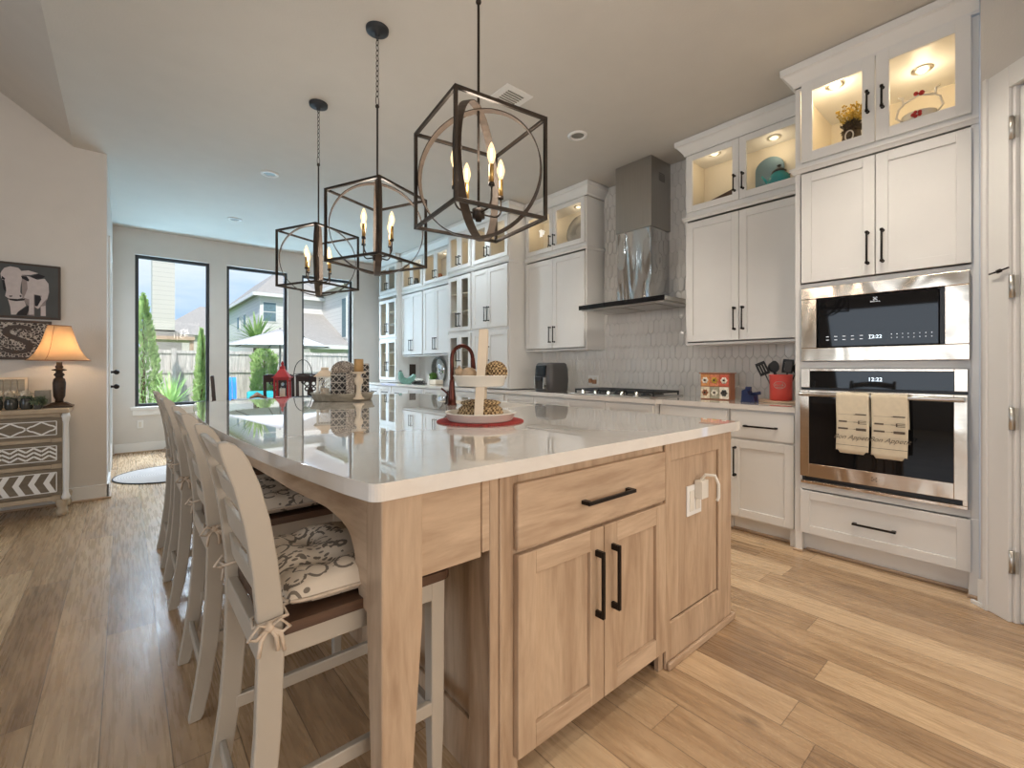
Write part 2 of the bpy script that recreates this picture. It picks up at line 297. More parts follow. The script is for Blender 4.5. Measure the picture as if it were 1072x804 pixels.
# ------------------------------------------------------------------ mesh builder
FX = lambda xf: (lambda a, b, d: (xf - d, a, b))      # face at X=xf looking towards -X; a=Y, b=Z, d=outwards
FY = lambda yf: (lambda a, b, d: (a, yf - d, b))      # face at Y=yf looking towards -Y; a=X
class MB:
    def __init__(s): s.v = []; s.f = []; s.mi = []; s.cur = 0; s.sm = []; s.smooth = False
    def add(s, vs, fs):
        k = len(s.v); s.v += [tuple(p) for p in vs]
        for f in fs: s.f.append([k + i for i in f]); s.mi.append(s.cur); s.sm.append(s.smooth)
        return s
    def box(s, x0, x1, y0, y1, z0, z1):
        if x0 > x1: x0, x1 = x1, x0
        if y0 > y1: y0, y1 = y1, y0
        if z0 > z1: z0, z1 = z1, z0
        return s.add([(x, y, z) for z in (z0, z1) for y in (y0, y1) for x in (x0, x1)],
                     [(0, 2, 3, 1), (4, 5, 7, 6), (0, 1, 5, 4), (2, 6, 7, 3), (0, 4, 6, 2), (1, 3, 7, 5)])
    def fb(s, F, a0, a1, b0, b1, d0, d1):
        p, q = F(a0, b0, d0), F(a1, b1, d1)
        return s.box(p[0], q[0], p[1], q[1], p[2], q[2])
    def prism(s, pts, F, d0, d1):      # polygon in (a,b), extruded between depths
        n = len(pts); vs = [F(a, b, d0) for a, b in pts] + [F(a, b, d1) for a, b in pts]
        tri = tessellate_polygon([[Vector((a, b, 0)) for a, b in pts]])
        fs = [tuple(t) for t in tri] + [tuple(n + i for i in reversed(t)) for t in tri]
        fs += [(i, (i + 1) % n, n + (i + 1) % n, n + i) for i in range(n)]
        return s.add(vs, fs)
    def tube(s, pts, r, n=8, closed=False, rs=None, flat=None):
        pts = [Vector(p) for p in pts]; m = len(pts); rings = []; up = None; sm = s.smooth; s.smooth = True
        for i, p in enumerate(pts):
            a = pts[(i - 1) % m] if (closed or i) else p; c = pts[(i + 1) % m] if (closed or i < m - 1) else p
            t = (c - a).normalized()
            if up is None: up = Vector((0, 0, 1)) if abs(t.z) < .9 else Vector((1, 0, 0))
            x = t.cross(up)
            if x.length < 1e-4: x = t.cross(Vector((0, 1, 0)))
            x.normalize(); y = x.cross(t).normalized(); up = y
            rr = rs[i] if rs else r
            rings.append([p + x * rr * math.cos(q) + y * rr * (flat or 1) * math.sin(q) for q in (2 * math.pi * j / n for j in range(n))])
        vs = [q for g in rings for q in g]; fs = []
        for i in range(m if closed else m - 1):
            k = (i + 1) % m
            for j in range(n): fs.append((i * n + j, i * n + (j + 1) % n, k * n + (j + 1) % n, k * n + j))
        if not closed: fs += [tuple(range(n))[::-1], tuple((m - 1) * n + j for j in range(n))]
        s.add(vs, fs); s.smooth = sm; return s
    def lathe(s, prof, c=(0, 0, 0), n=24, cap=True, sx=1, sy=1, rot=None):
        sm = s.smooth; s.smooth = True; vs = []
        for r, z in prof:
            for j in range(n):
                p = Vector((r * sx * math.cos(2 * math.pi * j / n), r * sy * math.sin(2 * math.pi * j / n), z))
                if rot: p = rot @ p
                vs.append(p + Vector(c))
        m = len(prof); fs = [(i * n + j, i * n + (j + 1) % n, (i + 1) * n + (j + 1) % n, (i + 1) * n + j) for i in range(m - 1) for j in range(n)]
        if cap: fs += [tuple(range(n))[::-1], tuple((m - 1) * n + j for j in range(n))]
        s.add(vs, fs); s.smooth = sm; return s
    def ball(s, c, r, n=12, sz=1, sx=1, sy=1):
        m = max(5, n // 2); return s.lathe([(max(1e-4, r * math.sin(math.pi * i / m)), -r * sz * math.cos(math.pi * i / m)) for i in range(m + 1)], c, n, False, sx, sy)
    def build(s, name, mats, parent=None, bevel=0, seg=2, angle=40):
        me = bpy.data.meshes.new(name); vs = s.v
        if parent is not None:
            o3 = WL[parent]; vs = [(a - o3[0], b - o3[1], c - o3[2]) for a, b, c in vs]
        me.from_pydata(vs, [], s.f)
        for m in (mats if isinstance(mats, (list, tuple)) else [mats]): me.materials.append(m)
        me.polygons.foreach_set('material_index', s.mi); me.polygons.foreach_set('use_smooth', s.sm); me.update()
        o = bpy.data.objects.new(name, me); COL.objects.link(o)
        if parent is not None: o.parent = parent; WL[o] = WL[parent]
        else: WL[o] = (0, 0, 0)
        if bevel:
            bm = o.modifiers.new('bevel', 'BEVEL'); bm.width = bevel; bm.segments = seg; bm.limit_method = 'ANGLE'; bm.angle_limit = R(angle)
        return o
WL = {}
def tag(o, label=None, cat=None, group=None, kind=None):
    if label: o['label'] = label
    if cat: o['category'] = cat
    if group: o['group'] = group
    if kind: o['kind'] = kind
    return o
def thing(name, loc, label, cat, group=None):
    o = bpy.data.objects.new(name, None); COL.objects.link(o); o.location = loc; o.empty_display_size = .1
    WL[o] = tuple(loc); return tag(o, label, cat, group)
def struct(name, mb, mat, parent=None, **k):
    o = mb.build(name, mat, parent, **k)
    if parent is None: o['kind'] = 'structure'
    return o
def onepiece(name, mb, mat, label, cat, loc=None, group=None, **k):   # a one-mesh thing with its origin at loc
    tmp = None
    if loc is not None:
        mb.v = [(a - loc[0], b_ - loc[1], c - loc[2]) for a, b_, c in mb.v]
    o = mb.build(name, mat, None, **k)
    if loc is not None: o.location = loc
    return tag(o, label, cat, group)
def dup(root, loc, label, rotz=None):
    r = root.copy(); COL.objects.link(r); r.location = loc; r['label'] = label
    if rotz is not None: r.rotation_euler.z = rotz
    for ch in list(root.children):
        c = ch.copy(); COL.objects.link(c); c.parent = r
        for g in list(ch.children):
            d = g.copy(); COL.objects.link(d); d.parent = c
    return r

# ------------------------------------------------------------------ the room
CH = 3.10; XW = 3.95; YW = 8.2; XE = -.335
struct('floor', MB().box(-5.2, 4.2, -3.8, 8.45, -.15, 0), M['floor'])
c = MB().box(XE, 4.2, -3.8, 8.45, CH, CH + .12); struct('ceiling', c, M['ceil'])
c = MB().prism([(XE, CH), (XE, CH + .12), (-3.0, CH + 2.05), (-5.2, CH + 2.05), (-5.2, CH + 1.93), (-3.0, CH + 1.93)], FY(-3.8), 0, -9.42); struct('ceiling_vault', c, M['ceil'])
# window wall with three openings
WIN = [(.115, .985), (1.205, 2.075), (2.30, 3.17)]; WZ0, WZ1 = .63, 2.755
c = MB(); xs = [-.3] + [q for w in WIN for q in w] + [4.2]
for i in range(0, len(xs), 2): c.box(xs[i], xs[i + 1], YW, YW + .18, 0, CH)
for a, b_ in WIN: c.box(a, b_, YW, YW + .18, 0, WZ0); c.box(a, b_, YW, YW + .18, WZ1, CH)
struct('wall_far', c, M['wall'])
struct('wall_right', MB().box(XW, XW + .15, .1, YW, 0, CH), M['wall'])
struct('wall_left', MB().box(-5.2, -.12, 5.5, 5.62, 0, CH + 2.3), M['wall'])      # wall with the pictures
struct('wall_nook', MB().box(-.24, -.12, 5.62, YW, 0, CH), M['wall'])
struct('wall_rear', MB().box(-5.2, 2.32, -3.8, -3.65, 0, CH + 2), M['wall'])
struct('wall_outer', MB().box(-5.2, -5.05, -3.65, 5.5, 0, CH + 2), M['wall'])
# 45 degree pantry wall with its door
PO = Vector((3.235, .215)); PD = Vector((-.7071, -.7071)); PN = Vector((-.7071, .7071))
def FP(a, b_, d): q = PO + PD * a + PN * d; return (q.x, q.y, b_)
def pbox(mb, a0, a1, b0, b1, d0, d1):
    vs = [FP(a, z, d) for z in (b0, b1) for d in (d0, d1) for a in (a0, a1)]
    return mb.add(vs, [(0, 1, 3, 2), (4, 6, 7, 5), (0, 4, 5, 1), (2, 3, 7, 6), (0, 2, 6, 4), (1, 5, 7, 3)])
DH = 2.47; DA0, DA1 = .158, .92
c = MB(); pbox(c, 0, DA0, 0, CH, -.12, 0); pbox(c, DA1, 1.36, 0, CH, -.12, 0); pbox(c, DA0, DA1, DH, CH, -.12, 0); struct('wall_pantry', c, M['wall'])
struct('wall_side', MB().box(2.275, 2.395, -3.65, -.76, 0, CH), M['wall'])
c = MB(); pbox(c, DA0 - .105, DA0, 0, DH + .1, 0, .018); pbox(c, DA0 - .115, DA0 - .095, 0, DH + .1, .018, .03); pbox(c, DA1, DA1 + .1, 0, DH + .1, 0, .018); pbox(c, DA0, DA1, DH, DH + .1, 0, .018)
pbox(c, DA0, DA0 + .015, 0, DH, -.12, .002); pbox(c, DA1 - .015, DA1, 0, DH, -.12, .002)
struct('trim_1', c, M['trim'], bevel=.003)
d1 = thing('door_1', FP(DA0, 0, 0), 'white panelled pantry door with nickel hinges, beside the oven cabinet', 'door'); d1['kind'] = 'structure'
c = MB(); pbox(c, DA0 + .018, DA1 - .018, .012, DH - .01, -.05, -.014)
for z0, z1 in ((.2, .95), (1.1, 2.3)): pbox(c, DA0 + .13, DA1 - .13, z0, z1, -.016, -.008)
c.build('door_leaf', M['trim'], d1, bevel=.004)
for z in (.28, .94, 1.55, 2.28):
    c = MB(); pbox(c, DA0 - .004, DA0 + .02, z - .05, z + .05, -.008, .006); c.tube([FP(DA0 + .006, z - .052, .012), FP(DA0 + .006, z + .052, .012)], .009)
    c.build('hinge', M['nickel'], d1)
c = MB().tube([FP(DA0 + .01, 1.637, .026), FP(DA0 - .035, 1.626, .036), FP(DA0 - .075, 1.622, .034)], .004).tube([FP(DA0 - .035, 1.626, .034), FP(DA0 - .02, 1.629, .034)], .009)
c.build('door_latch_hook', M['black'], d1)
MB().tube([FP(DA1 - .09, 1.0, -.014), FP(DA1 - .09, 1.0, .03)], .010).ball(FP(DA1 - .09, 1.0, .045), .027).build('door_knob', M['black'], d1)
# baseboards
c = MB(); pbox(c, 0, DA0 - .117, 0, .13, 0, .014); pbox(c, -.02, DA0 - .117, 0, .018, .014, .03); struct('baseboard_pantry', c, M['trim'], bevel=.002)
c = MB().box(-5.0, -.105, 5.486, 5.5, 0, .13).box(-.12, -.105, 5.486, 6.1, 0, .13); struct('baseboard_left', c, M['trim'], bevel=.003)
c = MB().box(-.105, XW - .62, YW - .015, YW, 0, .13); struct('baseboard_far', c, M['trim'], bevel=.003)
c = MB().box(-5.0, -.09, 5.468, 5.486, 0, .018).box(-.105, -.088, 5.47, 6.1, 0, .018).box(-.1, 3.3, YW - .032, YW - .015, 0, .016); struct('trim_2', c, M['maple_x'], bevel=.006)
# nook side door, seen at a grazing angle
d2 = thing('door_2', (-.12, 6.2, 0), 'white glazed patio door on the narrow side wall of the breakfast nook', 'door'); d2['kind'] = 'structure'
c = MB().box(-.12, -.105, 6.1, 6.2, 0, 2.5).box(-.12, -.105, 7.15, 7.25, 0, 2.5).box(-.12, -.105, 6.2, 7.15, 2.4, 2.5); c.build('door_casing', M['trim'], d2, bevel=.003)
c = MB().box(-.12, -.112, 6.21, 6.36, .02, 2.39).box(-.12, -.112, 7.0, 7.14, .02, 2.39).box(-.12, -.112, 6.36, 7.0, .02, .3).box(-.12, -.112, 6.36, 7.0, 2.25, 2.39); c.build('door_leaf', M['trim'], d2)
MB().box(-.12, -.116, 6.36, 7.0, .3, 2.25).build('pane', M['bluegrey'], d2)
for z in (.98, 1.13): MB().tube([(-.112, 6.29, z), (-.062, 6.29, z)], .012).ball((-.06, 6.29, z), .026).build('door_knob', M['black'], d2)
# windows
for i, (a, b_) in enumerate(WIN):
    w = thing('window_%d' % (i + 1), ((a + b_) / 2, YW + .1, WZ0), 'tall fixed window with a black frame on the far wall, number %s from the left' % ('one', 'two', 'three')[i], 'window'); w['kind'] = 'structure'
    t = .04; y0, y1 = YW + .05, YW + .12
    MB().box(a, a + t, y0, y1, WZ0, WZ1).box(b_ - t, b_, y0, y1, WZ0, WZ1).box(a + t, b_ - t, y0, y1, WZ0, WZ0 + t).box(a + t, b_ - t, y0, y1, WZ1 - t, WZ1).build('window_frame', M['blackfr'], w, bevel=.003)
    MB().box(a + t, b_ - t, YW + .08, YW + .086, WZ0 + t, WZ1 - t).build('pane', M['glass'], w)
    MB().box(a - .05, b_ + .05, YW - .03, YW, WZ0 - .045, WZ0 - .004).box(a - .03, b_ + .03, YW - .016, YW, WZ0 - .12, WZ0 - .045).build('window_sill', M['trim'], w, bevel=.003)

# ------------------------------------------------------------------ shared joinery
def shaker(F, a0, a1, b0, b1, rail=.058, th=.02, glass=False, parent=None, mat=None, name='door', rec=.009, matr=None):
    m = MB(); m.fb(F, a0, a0 + rail, b0, b1, 0, th); m.fb(F, a1 - rail, a1, b0, b1, 0, th)
    m2 = m if matr is None else MB()
    if matr: m.cur = 0
    k = len(m.f); m.fb(F, a0 + rail, a1 - rail, b0, b0 + rail, 0, th); m.fb(F, a0 + rail, a1 - rail, b1 - rail, b1, 0, th)
    if matr:
        for i in range(k, len(m.f)): m.mi[i] = 1
    if not glass: m.fb(F, a0 + rail, a1 - rail, b0 + rail, b1 - rail, 0, th - rec)
    o = m.build(name, [mat, matr] if matr else mat, parent, bevel=.0015, seg=1)
    if glass:
        g = MB().fb(F, a0 + rail, a1 - rail, b0 + rail, b1 - rail, .006, .010); g.build('pane', M['glass'], o)
    return o
def pull(F, a, b_, length, vert, parent, d0=.02, r=.0055, proj=.03, sq=False):
    m = MB(); h = length / 2
    if sq:
        w = .006
        if vert: m.fb(F, a - w, a + w, b_ - h, b_ + h, d0 + proj - .009, d0 + proj); m.fb(F, a - w, a + w, b_ - h, b_ - h + .02, d0, d0 + proj - .009); m.fb(F, a - w, a + w, b_ + h - .02, b_ + h, d0, d0 + proj - .009)
        else: m.fb(F, a - h, a + h, b_ - w, b_ + w, d0 + proj - .009, d0 + proj); m.fb(F, a - h, a - h + .02, b_ - w, b_ + w, d0, d0 + proj - .009); m.fb(F, a + h - .02, a + h, b_ - w, b_ + w, d0, d0 + proj - .009)
        return m.build('handle', M['black'], parent, bevel=.001, seg=1)
    e = (lambda t: F(a, b_ + t, d0 + proj)) if vert else (lambda t: F(a + t, b_, d0 + proj))
    g = (lambda t, d: F(a, b_ + t, d)) if vert else (lambda t, d: F(a + t, b_, d))
    m.tube([e(-h), e(h)], r)
    for q in (-h + .008, h - .008): m.tube([g(q, d0), g(q, d0 + proj)], r * .9); m.tube([g(q, d0), g(q, d0 + .004)], r * 1.8); m.tube([g(q - .006, d0 + proj), g(q + .006, d0 + proj)], r * 1.6)
    return m.build('handle', M['black'], parent)
def sweep(prof, xf, y0, y1, ret0, ret1, xb0, xb1):      # mitred moulding round a cabinet face; prof is closed (d,z)
    m = MB(); n = len(prof); rows = []
    for d, z in prof:
        r = []
        if ret0: r += [(xb0, y0 - d, z), (xf - d, y0 - d, z)]
        else: r += [(xf - d, y0, z)]
        if ret1: r += [(xf - d, y1 + d, z), (xb1, y1 + d, z)]
        else: r += [(xf - d, y1, z)]
        rows.append(r)
    k = len(rows[0]); vs = [p for r in rows for p in r]; fs = []
    for i in range(n):
        j = (i + 1) % n
        for q in range(k - 1): fs.append((i * k + q, i * k + q + 1, j * k + q + 1, j * k + q))
    fs += [tuple(i * k for i in range(n)), tuple(i * k + k - 1 for i in range(n))[::-1]]
    return m.add(vs, fs)
CROWN = [(0, 2.972), (.010, 2.972), (.012, 2.988), (.026, 3.008), (.052, 3.044), (.066, 3.052), (.068, 3.094), (0, 3.094)]
BAND = [(0, 2.415), (.010, 2.415), (.020, 2.435), (.026, 2.437), (.026, 2.452), (0, 2.452)]
BOTB = [(0, 1.365), (.004, 1.365), (.004, 1.392), (0, 1.392)]
def cabinet(name, label, y0, y1, xf, z0, tiers, ret0=True, ret1=True, xb0=None, xb1=None, group='wall cabinets', lit=0, side_b=True):
    """tiers: (zlo, zhi, kind, [door splits], handle z, handle length)"""
    t = thing(name, (xf, (y0 + y1) / 2, z0), label, 'cabinet', group)
    th = .018; m = MB(); x1 = XW - .002
    m.box(xf, x1, y0, y0 + th, z0, 2.965); m.box(xf, x1, y1 - th, y1, z0, 2.965)
    m.box(x1 - .01, x1, y0 + th, y1 - th, z0, 2.965); m.box(xf, x1 - .01, y0 + th, y1 - th, z0, z0 + th); m.box(xf, x1 - .01, y0 + th, y1 - th, 2.945, 2.965)
    for k, tr_ in enumerate(tiers):
        if k: m.box(xf, x1 - .01, y0 + th, y1 - th, tr_[0] - .045, tr_[0] + .012)
    m.box(xf - .0, xf + .02, y0 + th, y1 - th, tiers[-1][1] - .01, 2.945)
    m.build('carcass', [M['cab']], t, bevel=.0015, seg=1)
    m = MB()
    for k, tr_ in enumerate(tiers):
        zl = tr_[0] + (.012 if k else .02)
        if tr_[2] == 'glass': m.box(xf + .03, x1 - .011, y0 + th, y0 + th + .002, zl, tr_[1] + .02); m.box(xf + .03, x1 - .011, y1 - th - .002, y1 - th, zl, tr_[1] + .02); m.box(x1 - .013, x1 - .011, y0 + th, y1 - th, zl, tr_[1] + .02)
        if tr_[2] == 'glass' and tr_[1] - tr_[0] > .55:
            for q in (.36, .68): zz = tr_[0] + (tr_[1] - tr_[0]) * q; m.box(xf + .04, x1 - .013, y0 + th + .002, y1 - th - .002, zz, zz + .012)
    if m.v: m.build('interior_lining', M['cabin'], t)
    F = FX(xf)
    for zl, zh, kind, sp, hz, hl in tiers:
        cuts = [y0 + .018] + sp + [y1 - .018]
        for i in range(len(cuts) - 1):
            a, b_ = cuts[i] + (.002 if i else 0), cuts[i + 1] - (.002 if i < len(cuts) - 2 else 0)
            d = shaker(F, a, b_, zl, zh, .056 if kind == 'solid' else .05, .02, kind == 'glass', t, M['cab'])
            pull(F, (b_ - .03) if i == 0 else (a + .03), hz, hl, True, d)
    sweep(CROWN, xf, y0, y1, ret0, ret1, xb0 or x1, xb1 or x1).build('crown_moulding', M['cab'], t)
    sweep(BAND, xf, y0, y1, ret0, ret1, xb0 or x1, xb1 or x1).build('band_moulding', M['cab'], t)
    return t
TOP = (2.485, 2.962, 'glass')
LOW = (1.392, 2.395, 'solid')
# right pair, C pair beside the hood, D tall, D2 glass, E pair, F tall glass
capB = cabinet('wall_cabinet', 'white two-tier cabinet between the range hood and the oven tower, teal pot up top', 1.062, 2.0, 3.65, 1.365, [LOW[:3] + ([1.55], 1.56, .18), TOP + ([1.55], 2.615, .13)], ret0=False)
capC = cabinet('wall_cabinet', 'white two-tier cabinet left of the range hood, silver round platter up top', 3.10, 4.045, 3.66, 1.365, [LOW[:3] + ([3.58], 1.545, .18), TOP + ([3.58], 2.595, .12)], ret1=False)
capD = cabinet('hutch_cabinet', 'white tall hutch cabinet with solid doors beside the round-platter cabinet, standing on the counter', 4.05, 4.79, 3.41, .925,
               [(.94, 1.625, 'solid', [4.45], 1.35, .18), (1.665, 2.395, 'solid', [4.45], 1.835, .18), TOP + ([4.45], 2.60, .12)], ret1=False, xb0=3.66 - .08)
capD2 = cabinet('hutch_cabinet', 'white hutch cabinet with glass doors above and below, its middle panes mirroring blue sky', 4.795, 5.35, 3.41, .925,
               [(.94, 1.625, 'glass', [5.07], 1.35, .18), (1.665, 2.395, 'glass', [5.07], 1.81, .18), TOP + ([5.07], 2.60, .12)], ret0=False)
capE1 = cabinet('wall_cabinet', 'white wall cabinet over the sideboard counter, nearer of the two above the round mirror', 5.645, 6.41, 3.62, 1.365, [LOW[:3] + ([6.03], 1.545, .18), TOP + ([6.03], 2.60, .12)], ret1=False)
capE2 = cabinet('wall_cabinet', 'white wall cabinet over the sideboard counter, farther one next to the far glass hutch', 6.415, 7.145, 3.62, 1.365, [LOW[:3] + ([6.79], 1.545, .18), TOP + ([6.79], 2.60, .12)], ret0=False, ret1=False)
capF = cabinet('hutch_cabinet', 'narrow white hutch with three tiers of glass doors at the far corner of the nook', 7.15, 7.84, 3.53, .925,
               [(.96, 1.66, 'glass', [7.50], 1.20, .16), (1.70, 2.36, 'glass', [7.50], 1.87, .16), TOP + ([7.50], 2.60, .12)], xb0=3.62 - .08, ret1=False)

# ------------------------------------------------------------------ oven tower
T0, T1, TX = .222, 1.055, 3.30
tw = thing('oven_tower', (TX, (T0 + T1) / 2, 0), 'tall white oven tower cabinet at the right beside the pantry door', 'cabinet')
m = MB(); x1 = XW - .002
m.box(TX, x1, T0, T0 + .03, 0, 2.965).box(TX, x1, T1 - .03, T1, 0, 2.965).box(x1 - .01, x1, T0 + .03, T1 - .03, 0, 2.965)
m.box(TX, x1 - .01, T0 + .03, T1 - .03, 2.945, 2.965).box(TX, x1 - .01, T0 + .03, T1 - .03, 2.42, 2.50).box(TX, x1 - .01, T0 + .03, T1 - .03, 1.675, 1.705)
m.box(TX, x1 - .01, T0 + .03, T1 - .03, 1.17, 1.214).box(TX, x1 - .01, T0 + .03, T1 - .03, .405, .445).box(TX + .07, TX + .09, T0 + .03, T1 - .03, 0, .13).box(TX + .002, x1 - .01, T0 + .03, T1 - .03, .13, .15)
m.box(TX - .004, TX, T0, T0 + .04, 0, .405).box(TX - .004, TX, T1 - .04, T1, 0, .405)
for zz0, zz1 in ((.445, 1.17), (1.214, 1.675)): m.box(TX, TX + .02, T0 + .03, .2635, zz0, zz1).box(TX, TX + .02, 1.0145, T1 - .03, zz0, zz1)
m.build('carcass', M['cab'], tw, bevel=.0015, seg=1)
m = MB().box(TX + .03, x1 - .012, T0 + .03, T0 + .033, 2.5, 2.945).box(TX + .03, x1 - .012, T1 - .033, T1 - .03, 2.5, 2.945).box(x1 - .014, x1 - .011, T0 + .03, T1 - .03, 2.5, 2.945); m.build('interior_lining', M['cabin'], tw)
F = FX(TX)
for a, b_, side in ((T0 + .028, .638, 1), (.642, T1 - .04, 0)):
    d = shaker(F, a, b_, 2.475, 2.972, .060, .02, True, tw, M['cab']); pull(F, (a + .032) if side == 0 else (b_ - .032), 2.71, .125, True, d)
    d = shaker(F, a, b_, 1.712, 2.40, .056, .02, False, tw, M['cab']); pull(F, (a + .032) if side == 0 else (b_ - .032), 1.868, .19, True, d)
d = shaker(F, T0 + .03, T1 - .035, .132, .400, .052, .02, False, tw, M['cab'], 'drawer'); pull(F, .645, .258, .20, False, d, sq=True)
sweep(CROWN, TX, T0, T1, False, True, x1, 3.65 - .08).build('crown_moulding', M['cab'], tw)
sweep(BAND, TX, T0, T1, False, True, x1, 3.65 - .03).build('band_moulding', M['cab'], tw)
m = MB().box(TX - .016, TX + .07, T0, T0 + .045, 0, .016).box(TX - .016, TX, T1 - .045, T1 + .01, 0, .016).box(TX + .052, TX + .07, T0 + .045, T1 - .045, 0, .016); m.build('shoe_moulding', M['maple_y'], tw, bevel=.005)

# microwave
mw = thing('microwave', (TX - .02, .64, 1.215), 'built-in microwave with a wide stainless frame, above the wall oven', 'microwave')
F = FX(TX); m = MB(); f0 = .002
m.fb(F, .255, 1.015, 1.216, 1.298, f0, .024).fb(F, .255, 1.015, 1.603, 1.675, f0, .024).fb(F, .255, .349, 1.298, 1.603, f0, .024).fb(F, .93, 1.015, 1.298, 1.603, f0, .024)
m.build('trim_frame', M['steel'], mw, bevel=.003)
MB().fb(F, .372, .922, 1.304, 1.597, -.02, .020).build('door_glass', M['bglass'], mw, bevel=.002)
MB().fb(F, .351, .368, 1.302, 1.600, -.02, .012).build('side_vent', M['blk'], mw)
m = MB()
for i in range(6):
    for z in (1.362, 1.342): m.fb(F, .865 - i * .042, .880 - i * .042, z, z + .004, .020, .0206)
for i in range(8):
    for z in (1.362, 1.342): m.fb(F, .565 - i * .024, .569 - i * .024, z, z + .005, .020, .0206)
m.build('control_marks', M['lcdd'], mw)
def text(s, loc, size, mat, parent, face='X', shear=0, ext=.0003, name='lettering', align='CENTER', rot=None):
    cu = bpy.data.curves.new(name, 'FONT'); cu.body = s; cu.size = size; cu.shear = shear; cu.extrude = ext; cu.align_x = align
    tmp = bpy.data.objects.new(name, cu); COL.objects.link(tmp); bpy.context.view_layer.update()
    me = bpy.data.meshes.new_from_object(tmp.evaluated_get(bpy.context.evaluated_depsgraph_get())); bpy.data.objects.remove(tmp); bpy.data.curves.remove(cu)
    me.name = name; me.materials.clear(); me.materials.append(mat); o = bpy.data.objects.new(name, me); COL.objects.link(o)
    w = WL[parent]; o.parent = parent; o.location = (loc[0] - w[0], loc[1] - w[1], loc[2] - w[2])
    o.rotation_euler = rot or ((R(90), 0, R(-90)) if face == 'X' else (R(90), 0, 0)); return o
text('12:22', (TX - .0208, .64, 1.345), .028, M['lcd'], mw)
def emblem(parent, y, z, x, s=.012):
    m = MB(); Fq = FX(x)
    m.fb(Fq, y - s, y - s * .3, z + s * .8, z + s, 0, .0006).fb(Fq, y + s * .3, y + s, z + s * .8, z + s, 0, .0006).fb(Fq, y - s, y - s * .3, z - s, z - s * .8, 0, .0006).fb(Fq, y + s * .3, y + s, z - s, z - s * .8, 0, .0006)
    m.fb(Fq, y - s, y - s * .8, z + s * .3, z + s, 0, .0006).fb(Fq, y + s * .8, y + s, z + s * .3, z + s, 0, .0006).fb(Fq, y - s, y - s * .8, z - s, z - s * .3, 0, .0006).fb(Fq, y + s * .8, y + s, z - s, z - s * .3, 0, .0006)
    m.tube([(x - .0004, y + s * .4 * math.cos(t), z + s * .4 * math.sin(t)) for t in (i * math.pi / 8 for i in range(16))], .0012, 4, True)
    m.build('emblem', M['lcdd'] if parent is mw else M['ink'], parent)
emblem(mw, .64, 1.572, TX - .020, .009); text('Electrolux', (TX - .0205, .64, 1.553), .011, M['lcdd'], mw)

# wall oven
ov = thing('wall_oven', (TX - .02, .64, .446), 'built-in stainless wall oven with black glass and two towels on its handle', 'oven')
m = MB().fb(F, .262, .313, 1.052, 1.169, f0, .024).fb(F, .966, 1.015, 1.052, 1.169, f0, .024).fb(F, .313, .966, 1.155, 1.169, f0, .024)
m.build('trim_frame', M['steel'], ov, bevel=.002); MB().fb(F, .262, 1.015, .448, .466, f0, .026).fb(F, .262, .282, .466, .50, f0, .026).build('lower_trim', M['steel'], ov, bevel=.002)
MB().fb(F, .313, .966, 1.052, 1.155, f0, .022).build('control_panel', M['bglass'], ov, bevel=.001)
text('12:22', (TX - .0225, .64, 1.098), .03, M['lcd'], ov)
MB().fb(F, .262, 1.015, 1.038, 1.050, f0, .012).build('shadow_gap', M['blk'], ov); MB().fb(F, .284, 1.0, .468, .492, f0, .010).build('lower_vent', M['blk'], ov)
dr = MB().fb(F, .262, .313, .496, 1.036, f0, .04).fb(F, .966, 1.015, .496, 1.036, f0, .04).fb(F, .313, .966, .496, .578, f0, .04).fb(F, .313, .966, 1.015, 1.036, f0, .04).build('door', M['steel'], ov, bevel=.002)
MB().fb(F, .313, .966, .578, 1.015, f0, .038).build('door_glass', M['bglass'], dr)
m = MB().tube([(TX - .085, .268, 1.012), (TX - .085, 1.008, 1.012)], .0125, 12)
for y in (.285, .99): m.fb(F, y - .012, y + .012, 1.0, 1.024, .04, .085)
m.build('handle', M['steelc'], dr, bevel=.002); emblem(ov, .64, .537, TX - .0405, .012)
